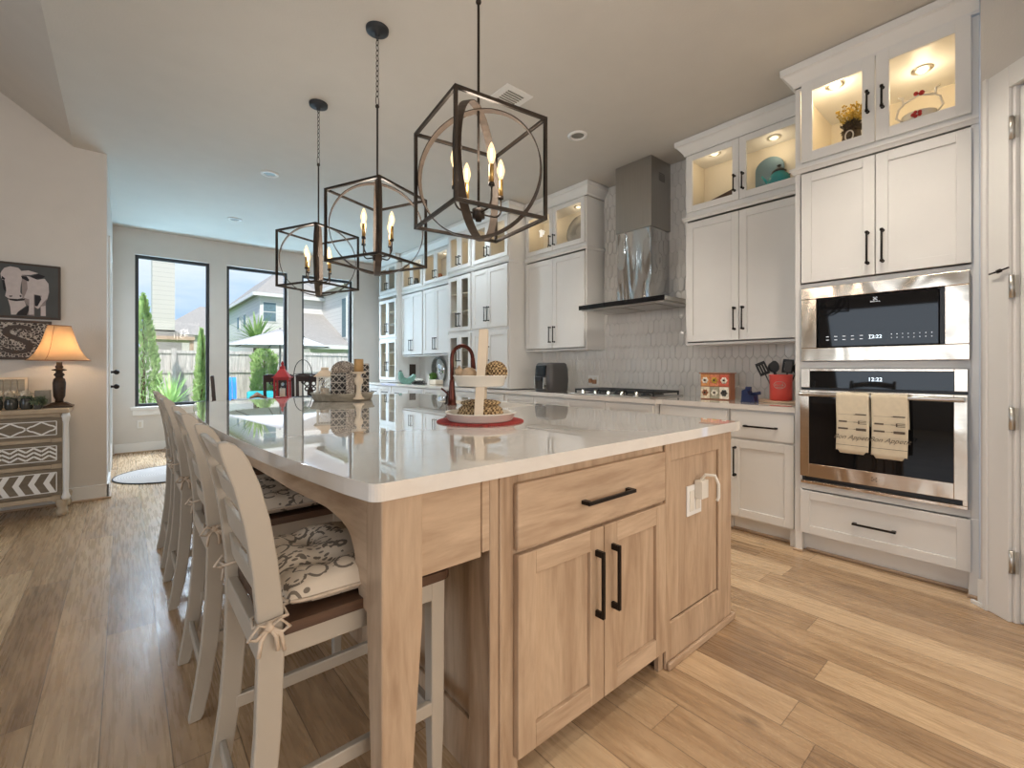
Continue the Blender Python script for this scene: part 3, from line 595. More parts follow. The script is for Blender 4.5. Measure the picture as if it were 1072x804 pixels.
def towel(y0, y1, zb, label, dz=0):
    t = thing('dish_towel', (TX - .085, (y0 + y1) / 2, 1.012), label, 'towel', 'towels on the oven handle')
    n, mseg = 14, 30; vs = []; fs = []; xh = TX - .085
    prof = []
    for k in range(9): prof.append((xh + .018, .84 + .172 * k / 8))
    for k in range(1, 8): a = math.pi * k / 8; prof.append((xh + .018 * math.cos(a), 1.012 + .018 * math.sin(a)))
    for k in range(14): prof.append((xh - .018, 1.012 - (1.012 - zb) * k / 13))
    for j, (x, z) in enumerate(prof):
        for i in range(n + 1):
            u = i / n; fall = max(0, 1.0 - z) * .02
            zz = z; 
            if j == len(prof) - 1 and (u < .12 or u > .88): zz = z + .016
            vs.append((x - (fall + .002 * math.sin(u * 9 + z * 8)) * (1 if j > 12 else 0), y1 + (y0 - y1) * (u * .98 + .01 * math.sin(z * 17)), zz))
    for j in range(len(prof) - 1):
        for i in range(n): k = j * (n + 1) + i; fs.append((k, k + 1, k + n + 2, k + n + 1))
    m = MB(); m.smooth = True; m.add(vs, fs); o = m.build('cloth', M['towel'], t); s = o.modifiers.new('thickness', 'SOLIDIFY'); s.thickness = .003; s.offset = 0
    xs_ = xh - .030; yc = (y0 + y1) / 2; w = (y1 - y0)
    m = MB(); G = FX(xs_ - .0005)
    def g(a0, a1, b0, b1): x_ = xs_ - max(0, 1 - b0) * .012 - .002; m.fb(FX(x_), yc + a1 * w, yc + a0 * w, b0, b1, 0, .001)
    for z, hd in ((.905, 0), (.862, 1), (.822, 2)):     # printed cutlery: knife, fork, spoon
        g(-.40, -.05, z, z + .003); g(-.05, .42, z + .0005, z + .0015)
        if hd == 0: g(-.42, -.1, z, z + .007)
        if hd == 1:
            for q in (-.008, 0, .008): g(-.42, -.2, z + q, z + q + .003)
            g(-.22, -.18, z - .008, z + .011); g(.15, .40, z - .002, z + .007)
        if hd == 2: g(-.42, -.12, z - .006, z + .008); g(.12, .42, z - .003, z + .007)
    g(-.48, .48, .728, .730); m.build('printed_cutlery', M['ink'], t)
    text('Bon Appetit', (xs_ - .0065, yc, .765), .036, M['ink'], t, shear=.5); return t
towel(.648, .806, .680, 'cream dish towel printed with cutlery on the oven handle, left one, nearer the crock')
towel(.480, .640, .672, 'cream dish towel printed with cutlery on the oven handle, right one, nearer the pantry door')

# ------------------------------------------------------------------ backsplash tiles (picket shape), real relief
struct('trim_3', MB().box(XW - .004, XW - .0005, 1.06, 4.05, .915, 1.37).box(XW - .004, XW - .0005, 2.003, 3.097, 1.37, CH - .002), M['grout'])
m = MB(); tw_, thh, pt = .058, .155, .03; pitch_z = thh - pt; rng = random.Random(3)
def tile(m, y, z, zmin, zmax, ya, yb):
    h = thh / 2; w = tw_ / 2 - .0016
    out = [(0, h - .002), (w, h - pt), (w, -h + pt), (0, -h + .002), (-w, -h + pt), (-w, h - pt)]
    out = [(min(max(y + a, ya), yb), min(max(z + b_, zmin), zmax)) for a, b_ in out]
    cy = sum(p[0] for p in out) / 6; cz = sum(p[1] for p in out) / 6
    if max(p[0] for p in out) - min(p[0] for p in out) < .01 or max(p[1] for p in out) - min(p[1] for p in out) < .012: return
    tx, tz = rng.uniform(-.09, .09), rng.uniform(-.05, .05); X0 = XW - .004; vs = []
    for s_, d in ((1, 0), (1, .005), (.84, .0075)):
        for p in out: vs.append((X0 - d - ((tx * (p[0] - cy) + tz * (p[1] - cz)) if d > .001 else 0), cy + (p[0] - cy) * s_, cz + (p[1] - cz) * (s_ if s_ == 1 else .93)))
    fs = [(k * 6 + i, k * 6 + (i + 1) % 6, k * 6 + 6 + (i + 1) % 6, k * 6 + 6 + i) for k in (0, 1) for i in range(6)] + [tuple(range(12, 18))]
    m.add(vs, fs)
for zmin, zmax, ya, yb in ((.917, 1.368, 1.062, 4.045), (1.368, CH - .004, 2.004, 3.096)):
    r0 = int((zmin - .9) / pitch_z) - 1
    for r_ in range(r0, int((zmax - .9) / pitch_z) + 2):
        z = .95 + r_ * pitch_z; off = (r_ % 2) * tw_ / 2
        k0 = int((ya - off) / tw_) - 1
        for k in range(k0, int((yb - off) / tw_) + 2):
            y = k * tw_ + off
            if z + thh / 2 > zmin and z - thh / 2 < zmax and y + tw_ / 2 > ya and y - tw_ / 2 < yb:
                cz_lo, cz_hi = zmin, zmax
                tile(m, y, z, cz_lo, cz_hi, ya, yb)
tag(m.build('wall_tiles', M['tile']), kind='structure')
bpy.data.objects['wall_tiles'].name = 'wall_backsplash'

# ------------------------------------------------------------------ base cabinets and counter along the wall
XB = 3.345
units = [(1.06, 1.49, 'white base cabinet with drawer and door next to the oven tower'),
         (1.495, 2.06, 'white base cabinet under the flower box, second from the oven tower'),
         (2.065, 3.06, 'wide white base cabinet under the gas cooktop, standing slightly proud'),
         (3.065, 4.04, 'white base cabinet under the air fryer'),
         (4.045, 5.10, 'white base cabinet below the solid-door hutch'),
         (5.105, 5.90, 'white base cabinet below the sideboard counter, nearer the glass-door hutch'),
         (5.905, 6.95, 'white base cabinet below the rooster ornament'),
         (6.955, 7.84, 'white base cabinet below the far corner hutch')]
for i, (a, b_, lab) in enumerate(units):
    xf = XB - (.05 if i == 2 else 0); t = thing('base_cabinet', (xf, (a + b_) / 2, 0), lab, 'cabinet', 'base cabinets along the kitchen wall')
    m = MB().box(xf, XW - .002, a, b_, .105, .882).box(xf + .07, XW - .01, a, b_, 0, .105)
    if i == 0: m.box(xf, xf + .07, a, a + .04, 0, .105)
    m.build('carcass', M['cab'], t, bevel=.0015, seg=1); F = FX(xf); mid = (a + b_) / 2
    MB().box(xf + .054, xf + .07, a + .04, b_, 0, .016).build('shoe_moulding', M['maple_y'], t, bevel=.005)
    two = b_ - a > .6
    if two:
        for p, q in ((a + .015, mid - .002), (mid + .002, b_ - .015)):
            d = shaker(F, p, q, .68, .865, .045, .02, False, t, M['cab'], 'drawer'); pull(F, (p + q) / 2, .77, .2, False, d, sq=True)
            d = shaker(F, p, q, .12, .665, .056, .02, False, t, M['cab']); pull(F, (q - .03) if p < mid - .1 else (p + .03), .51, .21, True, d)
    else:
        m = MB().fb(F, a + .012, b_ - .015, .68, .865, 0, .02); d = m.build('drawer', M['cab'], t, bevel=.002); pull(F, mid, .768, .215, False, d, sq=True)
        d = shaker(F, a + .012, b_ - .015, .12, .665, .056, .02, False, t, M['cab']); pull(F, b_ - .045, .51, .21, True, d)
pts = [(XW - .004, 1.06), (XB - .03, 1.06), (XB - .03, 2.02), (XB - .08, 2.05), (XB - .08, 3.07), (XB - .03, 3.10), (XB - .03, 7.86), (XW - .004, 7.86)]
FZ = lambda a, b_, d: (a, b_, d)
m = MB().prism(pts, FZ, .883, .918); onepiece('kitchen_countertop', m, M['quartz'], 'white quartz counter running along the cabinet wall under the backsplash', 'countertop', (3.6, 4, .883), bevel=.003)

# ------------------------------------------------------------------ range hood
hd = thing('range_hood', (3.7, 2.54, 1.735), 'stainless chimney range hood over the cooktop', 'range hood')
m = MB().box(3.452, XW - .01, 2.08, 3.02, 1.748, 1.785).box(3.47, XW - .01, 2.095, 3.005, 1.735, 1.748); m.build('canopy', M['steelc'], hd, bevel=.002)
MB().box(3.442, 3.452, 2.08, 3.02, 1.745, 1.788).build('front_glass_strip', M['bglass'], hd)
m = MB()
for y in (2.2, 2.56): m.box(3.5, 3.9, y, y + .32, 1.728, 1.735)
m.build('filter', M['steelh'], hd, bevel=.002)
m = MB(); N = 10
for i in range(N):      # curved polished lower flue
    pass
m.box(3.63, XW - .01, 2.325, 2.695, 1.785, 2.46); m.build('lower_flue', M['steelw'], hd, bevel=.002)
MB().box(3.618, XW - .01, 2.313, 2.705, 2.46, CH - .004).build('upper_flue', M['steelh'], hd, bevel=.002)
m = MB()
for i in range(5): m.box(3.74, 3.84, 2.3115, 2.3135, 2.90 + i * .016, 2.908 + i * .016)
m.build('vent_slots', M['blk'], hd)

# ------------------------------------------------------------------ cooktop
ck = thing('gas_cooktop', (3.6, 2.6, .918), 'stainless gas cooktop with black grates and five front knobs', 'cooktop')
MB().box(3.33, 3.86, 2.14, 3.06, .918, .930).build('steel_top', M['steelc'], ck, bevel=.003)
for k in range(3):
    y0 = 2.16 + k * .30; m = MB(); z = .952
    for x in (3.42, 3.82): m.box(x - .007, x + .007, y0, y0 + .285, z, z + .018)
    for y in (y0, y0 + .271): m.box(3.413, 3.827, y, y + .014, z, z + .018)
    for x in (3.52, 3.62, 3.72): m.box(x - .005, x + .005, y0 + .01, y0 + .275, z + .002, z + .018)
    m.box(3.42, 3.82, y0 + .136, y0 + .148, z + .002, z + .018)
    for x in (3.42, 3.82):
        for y in (y0 + .007, y0 + .278): m.box(x - .007, x + .007, y - .006, y + .006, .930, z)
    m.build('grate', M['blk'], ck, bevel=.002, seg=1)
    for x in (3.52, 3.72): MB().lathe([(.045, .93), (.045, .938), (.03, .94), (.03, .948), (.001, .949)], (x, y0 + .142, 0), 16, False).build('burner', M['blk'], ck)
for k in range(5):
    y = 2.30 + k * .15; MB().lathe([(.021, 0), (.021, .006), (.016, .008), (.015, .03), (.001, .031)], (3.372, y, .930), 16, False).box(3.368, 3.376, y - .018, y + .018, .958, .966).build('knob', M['chrome'], ck)

# ------------------------------------------------------------------ the island
IX0, IX1, IY0, IY1 = .757, 2.165, .972, 3.93
isl = thing('kitchen_island', (1.46, 2.45, 0), 'long maple kitchen island with square tapered legs, drawer and doors on its end', 'island')
F = FY(IY0)
m = MB()
m.fb(F, IX0, .848, 0, .884, -.02, 0).fb(F, .848, 1.57, .840, .884, -.02, 0).fb(F, .848, 1.57, .640, .675, -.02, 0).fb(F, 1.57, 1.60, .0, .884, -.02, 0).fb(F, 1.60, IX1, .0, .884, -.02, -.012).fb(F, 1.19, 1.23, .085, .64, -.02, 0)
m.box(IX1 - .02, IX1, IY0 + .012, IY1, 0, .884).box(IX0, IX1, IY1 - .02, IY1, 0, .884)
m.box(IX0 + .012, IX0 + .03, IY0 + .02, IY1 - .02, 0, .884)
m.box(.80, 1.60, IY0 + .02, IY0 + .55, .085, .10)
m.build('body', M['maple_z'], isl, bevel=.0015, seg=1)
m = MB().fb(F, .822, 1.602, 0, .085, -.09, -.075).box(1.585, 1.60, IY0 + .002, IY0 + .08, 0, .085); m.build('toe_kick', M['kick'], isl)
# seating side: recessed panels
m = MB(); yy = [IY0 + .02, 1.86, 2.75, 3.64 + .27]
for k in range(3):
    a, b_ = yy[k], yy[k + 1]
    m.box(IX0, IX0 + .012, a, a + .09, .0, .884).box(IX0, IX0 + .012, b_ - .09, b_, 0, .884).box(IX0, IX0 + .012, a + .09, b_ - .09, 0, .16).box(IX0, IX0 + .012, a + .09, b_ - .09, .79, .884)
m.build('side_panelling', M['maple_z'], isl, bevel=.0015, seg=1)
m = MB().fb(F, IX0 - .012, IX0 + .018, 0, .884, 0, .006).fb(F, IX0 + .018, IX0 + .03, 0, .884, 0, .012); m.build('corner_bead', M['maple_z'], isl, bevel=.003)
# drawer and doors
d = MB().fb(F, .832, 1.588, .664, .852, 0, .020).build('drawer', M['maple_x'], isl, bevel=.005); d['label'] = 'maple slab drawer front'; pull(F, 1.222, .751, .25, False, d, sq=True, proj=.034)
for a, b_, hx in ((.832, 1.2075, 1.168), (1.2115, 1.588, 1.252)):
    d = shaker(F, a, b_, .085, .652, .068, .022, False, isl, M['maple_z'], matr=M['maple_x'], rec=.012); pull(F, hx, .477, .215, True, d, sq=True, d0=.022, proj=.034)
# end panel with recess
m = MB().fb(F, 1.602, 1.636, 0, .884, 0, .012).fb(F, 2.045, IX1, 0, .884, 0, .012).fb(F, 1.636, 2.045, .808, .884, 0, .012).fb(F, 1.636, 2.045, 0, .172, 0, .012).fb(F, 1.636, 2.045, .172, .808, -.012, 0)
m.build('end_panel', M['maple_z'], isl, bevel=.002, seg=1)
m = MB().fb(F, 1.602, IX1 + .018, 0, .03, .012, .027).box(IX1, IX1 + .015, IY0 - .02, IY1, 0, .03); m.build('base_moulding', M['maple_x'], isl, bevel=.006)
# legs: square block, tapering below
def leg(x0, x1, y0, y1, inx, iny):
    m = MB(); zz = [(0, .042), (.58, .0), (.60, 0), (.884, 0)]; vs = []
    for z, t in zz:
        a0, a1, b0, b1 = x0, x1, y0, y1
        if inx > 0: a1 -= t
        else: a0 += t
        if iny > 0: b1 -= t
        else: b0 += t
        vs += [(a0, b0, z), (a1, b0, z), (a1, b1, z), (a0, b1, z)]
    fs = [(3, 2, 1, 0), (12, 13, 14, 15)] + [(k * 4 + i, k * 4 + (i + 1) % 4, k * 4 + 4 + (i + 1) % 4, k * 4 + 4 + i) for k in range(3) for i in range(4)]
    m.add(vs, fs); m.build('leg', M['maple_z'], isl, bevel=.004)
leg(.434, .537, .955, 1.04, 1, 1); leg(.434, .537, IY1 - .095, IY1 - .01, 1, -1)
# end aprons and the arched front apron
F2 = FY(.975)
MB().fb(F2, .537, IX0 - .035, .672, .884, -.02, 0).fb(F2, IX0 - .035, IX0 - .004, .685, .884, -.03, .006).build('end_apron', M['maple_x'], isl, bevel=.002)
MB().box(.537, IX0, IY1 - .09, IY1 - .07, .68, .884).build('end_apron', M['maple_x'], isl, bevel=.002)
def bow(y): t = (y - .93) / (4.05 - .93); return .40 - .115 * (1 - (2 * t - 1) ** 2) * 1.04 if 0 < t < 1 else .40
ya, yb = 1.038, IY1 - .095; nn = 160; vs = []; fs = []
for i in range(nn + 1):
    y = ya + (yb - ya) * i / nn; dd = min(y - ya, yb - y)
    tab = [(0, .60), (.040, .605), (.050, .63), (.056, .677), (.075, .741), (.10, .766), (.137, .783), (.21, .803), (.33, .817), (.53, .828), (.84, .835), (9, .835)]
    for (q0, r0), (q1, r1) in zip(tab, tab[1:]):
        if q0 <= dd <= q1: zb = r0 + (r1 - r0) * (dd - q0) / (q1 - q0); break
    w = min(1, dd / .4); w = w * w * (3 - 2 * w); x = .4345 * (1 - w) + (bow(y) + .034) * w
    vs += [(x, y, zb), (x + .022, y, zb), (x + .022, y, .884), (x, y, .884)]
for i in range(nn):
    for j in range(4): fs.append((i * 4 + j, i * 4 + (j + 1) % 4, i * 4 + 4 + (j + 1) % 4, i * 4 + 4 + j))
fs += [(3, 2, 1, 0), tuple(nn * 4 + j for j in range(4))]
MB().add(vs, fs).build('arched_apron', M['maple_y'], isl)
# underside support rails between apron and body
m = MB()
for y in (1.9, 2.9): m.box(bow(y) + .056, IX0, y, y + .06, .835, .884)
m.build('support_rail', M['maple_x'], isl)

# island top with bowed seating edge and sink cut-out
out = [(2.195, .93)]; out = []
def arc(cx, cy, r, a0, a1, n=6): return [(cx + r * math.cos(R(a0 + (a1 - a0) * i / n)), cy + r * math.sin(R(a0 + (a1 - a0) * i / n))) for i in range(n + 1)]
out += arc(2.185, .942, .012, -90, 0, 3) + arc(2.165, 4.03, .03, 0, 90)
out += arc(.45, 4.01, .05, 90, 175)
out += [(bow(4.0 - 3.02 * i / 46), 4.0 - 3.02 * i / 46) for i in range(1, 46)]
out += arc(.43, .96, .03, 185, 270)
SX0, SX1, SY0, SY1 = 1.76, 2.11, 2.2, 2.92
hole = arc(SX0 + .04, SY0 + .04, .04, 270, 180, 4) + arc(SX0 + .04, SY1 - .04, .04, 180, 90, 4) + arc(SX1 - .04, SY1 - .04, .04, 90, 0, 4) + arc(SX1 - .04, SY0 + .04, .04, 0, -90, 4)
tri = tessellate_polygon([[Vector((a, b_, 0)) for a, b_ in out], [Vector((a, b_, 0)) for a, b_ in hole]])
P2 = out + hole; n = len(P2); no = len(out); zt, zb = .925, .885
vs = [(a, b_, zt) for a, b_ in P2] + [(a, b_, zb) for a, b_ in P2]
fs = []
for t in tri:
    a, b_, c_ = (Vector(P2[i]) for i in t); cr_ = (b_ - a).x * (c_ - a).y - (b_ - a).y * (c_ - a).x
    t = tuple(t) if cr_ > 0 else tuple(reversed(t)); fs += [t, tuple(n + i for i in reversed(t))]
fs += [(i, n + i, n + (i + 1) % no, (i + 1) % no) for i in range(no)]
nh = len(hole); fs += [(no + (i + 1) % nh, n + no + (i + 1) % nh, n + no + i, no + i)[::-1] if False else (no + i, no + (i + 1) % nh, n + no + (i + 1) % nh, n + no + i) for i in range(nh)]
onepiece('island_countertop', MB().add(vs, fs), M['quartz'], 'thick white quartz island top with a bowed seating edge, mirror glossy', 'countertop', (1.3, 2.5, .885), bevel=.004, seg=3, angle=60)
# sink basin under the opening
m = MB().box(SX0 - .01, SX0, SY0 - .01, SY1 + .01, .70, .884).box(SX1, SX1 + .01, SY0 - .01, SY1 + .01, .70, .884).box(SX0, SX1, SY0 - .01, SY0, .70, .884).box(SX0, SX1, SY1, SY1 + .01, .70, .884).box(SX0 - .01, SX1 + .01, SY0 - .01, SY1 + .01, .69, .70)
onepiece('kitchen_sink', m, M['whitecer'], 'undermount sink basin set in the island top behind the faucet', 'sink', (1.93, 2.56, .69))
# faucet
fa = thing('kitchen_faucet', (1.675, 2.59, .925), 'dark red bronze gooseneck faucet on the island by the sink', 'faucet')
bx, by, bz = 1.675, 2.59, .925
MB().lathe([(.034, 0), (.034, .008), (.028, .014), (.026, .05), (.022, .09), (.0175, .15), (.0155, .17)], (bx, by, bz), 20).build('base', M['faucet'], fa)
pts = [(bx, by, bz + .16), (bx, by, bz + .26)]; rr = .085
pts += [(bx + rr - rr * math.cos(R(a)), by, bz + .315 + rr * math.sin(R(a))) for a in range(0, 181, 15)] + [(bx + .172, by, bz + .29)]
MB().tube(pts, .0135, 12).build('spout', M['faucet'], fa)
MB().tube([(bx + .171, by, bz + .315), (bx + .174, by, bz + .275), (bx + .176, by, bz + .24)], .017, 12, rs=[.0145, .017, .018]).build('spray_head', M['faucet'], fa)
MB().tube([(bx, by + .02, bz + .06), (bx - .01, by + .06, bz + .085), (bx - .03, by + .085, bz + .11)], .007).build('lever', M['faucet'], fa)
sd = thing('soap_dispenser', (1.72, 2.72, .925), 'small dark soap pump on the island left of the faucet', 'soap dispenser')
MB().lathe([(.020, 0), (.020, .006), (.012, .01), (.009, .05), (.006, .055), (.005, .085), (.001, .086)], (1.72, 2.72, .925), 14, False).build('pump_body', M['black'], sd)
MB().tube([(1.72, 2.72, 1.008), (1.75, 2.72, 1.01), (1.76, 2.72, 1.003)], .005).build('nozzle', M['black'], sd)

# outlet on the island end
oc = thing('power_outlet', (1.84, IY0, .62), 'white two-gang outlet plate with a plug-in adapter on the island end panel', 'outlet')
F = FY(IY0)
MB().fb(F, 1.775, 1.895, .556, .682, .0, .006).build('cover_plate', M['trim'], oc, bevel=.002)
MB().fb(F, 1.795, 1.83, .575, .66, .006, .009).fb(F, 1.845, 1.88, .575, .62, .006, .009).build('socket', M['whitecer'], oc, bevel=.001)
m = MB().fb(F, 1.835, 1.89, .625, .70, .006, .04); m.tube([(1.862, IY0 - .02, .70), (1.862, IY0 - .04, .725), (1.875, IY0 - .075, .725), (1.885, IY0 - .085, .69), (1.885, IY0 - .085, .635), (1.88, IY0 - .08, .62)], .007); m.build('plug_in_adapter', M['whitecer'], oc, bevel=.004)

# ------------------------------------------------------------------ counter stools
def make_stool(loc, label):
    t = thing('counter_stool', loc, label, 'stool', 'ladder-back counter stools along the island'); t0 = WL[t]; WL[t] = (0, 0, 0)
    prof = [(0, .178, .034), (.015, .183, .042), (.12, .203, .048), (.25, .221, .05), (.4, .233, .051), (.55, .238, .052), (.66, .236, .052), (.76, .226, .051), (.85, .212, .05), (.93, .193, .049), (.985, .173, .046), (1.006, .164, .040), (1.018, .157, .030), (1.025, .150, .016)]
    for sg in (-1, 1):
        m = MB(); vs = []; fs = []; y0, y1 = sg * .192 - .0135, sg * .192 + .0135
        for z, x, w in prof: vs += [(x - w / 2, y0, z), (x + w / 2, y0, z), (x + w / 2, y1, z), (x - w / 2, y1, z)]
        k = len(prof)
        for i in range(k - 1):
            for j in range(4): fs.append((i * 4 + j, i * 4 + (j + 1) % 4, i * 4 + 4 + (j + 1) % 4, i * 4 + 4 + j))
        fs += [(3, 2, 1, 0), tuple((k - 1) * 4 + j for j in range(4))]
        m.add(vs, fs); m.build('back_post', M['stool'], t, bevel=.004)
    def px(z):
        for (a, xa, _), (b_, xb, _) in zip(prof, prof[1:]):
            if a <= z <= b_: return xa + (xb - xa) * (z - a) / (b_ - a)
        return prof[-1][1]
    for z0, z1, crest in ((.668, .728, 0), (.752, .826, 0), (.85, .916, 0), (.94, 1.0, .022)):
        m = MB(); n = 16; vs = []; fs = []
        for i in range(n + 1):
            u = -1 + 2 * i / n; y = u * .182; b_ = .006 - .014 * (1 - u * u) + .0; b_ = -.004 + .010 * (1 - u * u); zl = z0 + .020 * (1 - u * u) - .002; zh = z1 - .004 + crest * (1 - u * u) + (.010 * (1 - u * u) if not crest else 0)
            for x_, z_ in ((px(zl) - b_ - .014, zl), (px(zl) - b_ + .0, zl), (px(zh) - b_ + .0, zh), (px(zh) - b_ - .014, zh)): vs.append((x_, y, z_))
        for i in range(n):
            for j in range(4): fs.append((i * 4 + j, i * 4 + (j + 1) % 4, i * 4 + 4 + (j + 1) % 4, i * 4 + 4 + j))
        fs += [(3, 2, 1, 0), tuple(n * 4 + j for j in range(4))]; m.add(vs, fs); m.build('back_slat', M['stool'], t, bevel=.003)
    pts = arc(.655, -.18, .035, -90, 0, 5) + arc(.655, .18, .035, 0, 90, 5) + [(.262, .215), (.262, .178), (.24, .178), (.24, -.178), (.262, -.178), (.262, -.215)]
    MB().prism(pts, FZ, .602, .626).build('seat', M['seatwood'], t, bevel=.006, seg=3)
    m = MB().box(.25, .655, -.195, -.175, .545, .602).box(.25, .655, .175, .195, .545, .602).box(.635, .655, -.175, .175, .545, .602).box(.215, .24, -.178, .178, .545, .602); m.build('seat_frame', M['stool'], t, bevel=.003)
    for sg in (-1, 1):
        m = MB(); vs = []; yc = sg * .176
        for z, h in ((0, .014), (.2, .019), (.6, .021)): vs += [(.652 - h, yc - h, z), (.652 + h, yc - h, z), (.652 + h, yc + h, z), (.652 - h, yc + h, z)]
        m.add(vs, [(3, 2, 1, 0), (8, 9, 10, 11)] + [(k * 4 + i, k * 4 + (i + 1) % 4, k * 4 + 4 + (i + 1) % 4, k * 4 + 4 + i) for k in range(2) for i in range(4)]); m.build('front_leg', M['stool'], t, bevel=.004)
    for sg in (-1, 1): MB().box(.235, .635, sg * .185 - .009, sg * .185 + .009, .235, .27).build('side_stretcher', M['stool'], t, bevel=.003)
    MB().box(.643, .665, -.158, .158, .195, .24).build('foot_rail', M['stool'], t, bevel=.003)
    MB().box(.197, .212, -.178, .178, .125, .165).build('back_stretcher', M['stool'], t, bevel=.003)
    WL[t] = t0; return t
def make_cushion(loc, label):
    t = thing('seat_cushion', loc, label, 'cushion', 'tied floral cushions on the counter stools'); t0 = WL[t]; WL[t] = (0, 0, 0)
    n = 34; vs = []; fs = []; hx, hy = .197, .198
    def P(u, v, top):
        e = (1 - abs(u) ** 5) * (1 - abs(v) ** 5); e = max(0, e) ** .42
        tuft = 0
        for a in (-.42, .42):
            for b_ in (-.42, .42): tuft += math.exp(-((u - a) ** 2 + (v - b_) ** 2) / .035)
        crease = .30 * math.exp(-((abs(v) - .42) ** 2) / .012) + .22 * math.exp(-((abs(u) - .42) ** 2) / .015)
        h = .052 * e * (1 - .62 * min(1, tuft + crease)) + .004 * math.sin(u * 7 + v * 3) * e
        s_ = 1 - .03 * (abs(u) ** 2 * abs(v) ** 2) * 2
        x = .462 + u * hx * s_; y = v * hy * s_
        return (x, y, .656 + (h if top else -.028 * e))
    for top in (1, 0):
        for i in range(n + 1):
            for j in range(n + 1): vs.append(P(-1 + 2 * i / n, -1 + 2 * j / n, top))
    k = (n + 1) ** 2
    for i in range(n):
        for j in range(n):
            a = i * (n + 1) + j; fs.append((a, a + n + 1, a + n + 2, a + 1)); fs.append((k + a, k + a + 1, k + a + n + 2, k + a + n + 1))
    m = MB(); m.smooth = True; m.add(vs, fs); m.build('pad', M['cushion'], t)
    pp = []
    for s_ in range(60):
        a = 2 * math.pi * s_ / 60; c_, q = math.cos(a), math.sin(a); e = .25
        pp.append((.462 + hx * math.copysign(abs(c_) ** e, c_), hy * math.copysign(abs(q) ** e, q), .656))
    MB().tube(pp, .0042, 6, True).build('piping', M['tie'], t)
    rg = random.Random(11)
    for sg in (-1, 1):
        m = MB(); y = sg * .192; x = .236; ox = x - .034
        m.tube([(.29, sg * .17, .652), (x + .031, y - sg * .02, .648), (x + .032, y + sg * .019, .643), (x, y + sg * .021, .64), (ox, y + sg * .018, .637), (ox + .004, y - sg * .018, .64), (x + .028, y - sg * .022, .646)], .004, 6)
        c_ = (x - .006, y + sg * .022, .634); kx, ky, kz = c_
        m.ball((kx, ky + sg * .006, kz), .011, 8)
        for dx, dz in ((-.035, -.012), (.034, -.008)):
            m.tube([(kx, ky + sg * .006, kz), (kx + dx * .6, ky + sg * .014, kz + .014), (kx + dx * 1.15, ky + sg * .012, kz + dz), (kx + dx * .7, ky + sg * .012, kz - .016), (kx, ky + sg * .006, kz)], .0055, 6, flat=.6)
        for dx in (-.016, .012, .022): m.tube([(kx, ky + sg * .006, kz), (kx + dx, ky + sg * .014, kz - .02), (kx + dx * 1.3, ky + sg * .012, kz - .045 - abs(dx) * .5)], .0045, 6)
        m.build('tie_bow', M['tie'], t)
    WL[t] = t0; return t
SY = [1.272, 2.035, 2.95, 3.56]
WH = ['nearest the camera', 'second from the camera', 'third from the camera', 'farthest from the camera']
st = make_stool((0, 0, 0), ''); cu = make_cushion((0, 0, 0), '')
for i, y in enumerate(SY):
    l1 = 'cream ladder-back counter stool with brown seat at the island, ' + WH[i]; l2 = 'cream and grey floral seat cushion on the stool ' + WH[i]
    if i == 0: st.location = (0, y, 0); st['label'] = l1; cu.location = (0, y, 0); cu['label'] = l2
    else: dup(st, (0, y, 0), l1); dup(cu, (0, y, 0), l2)

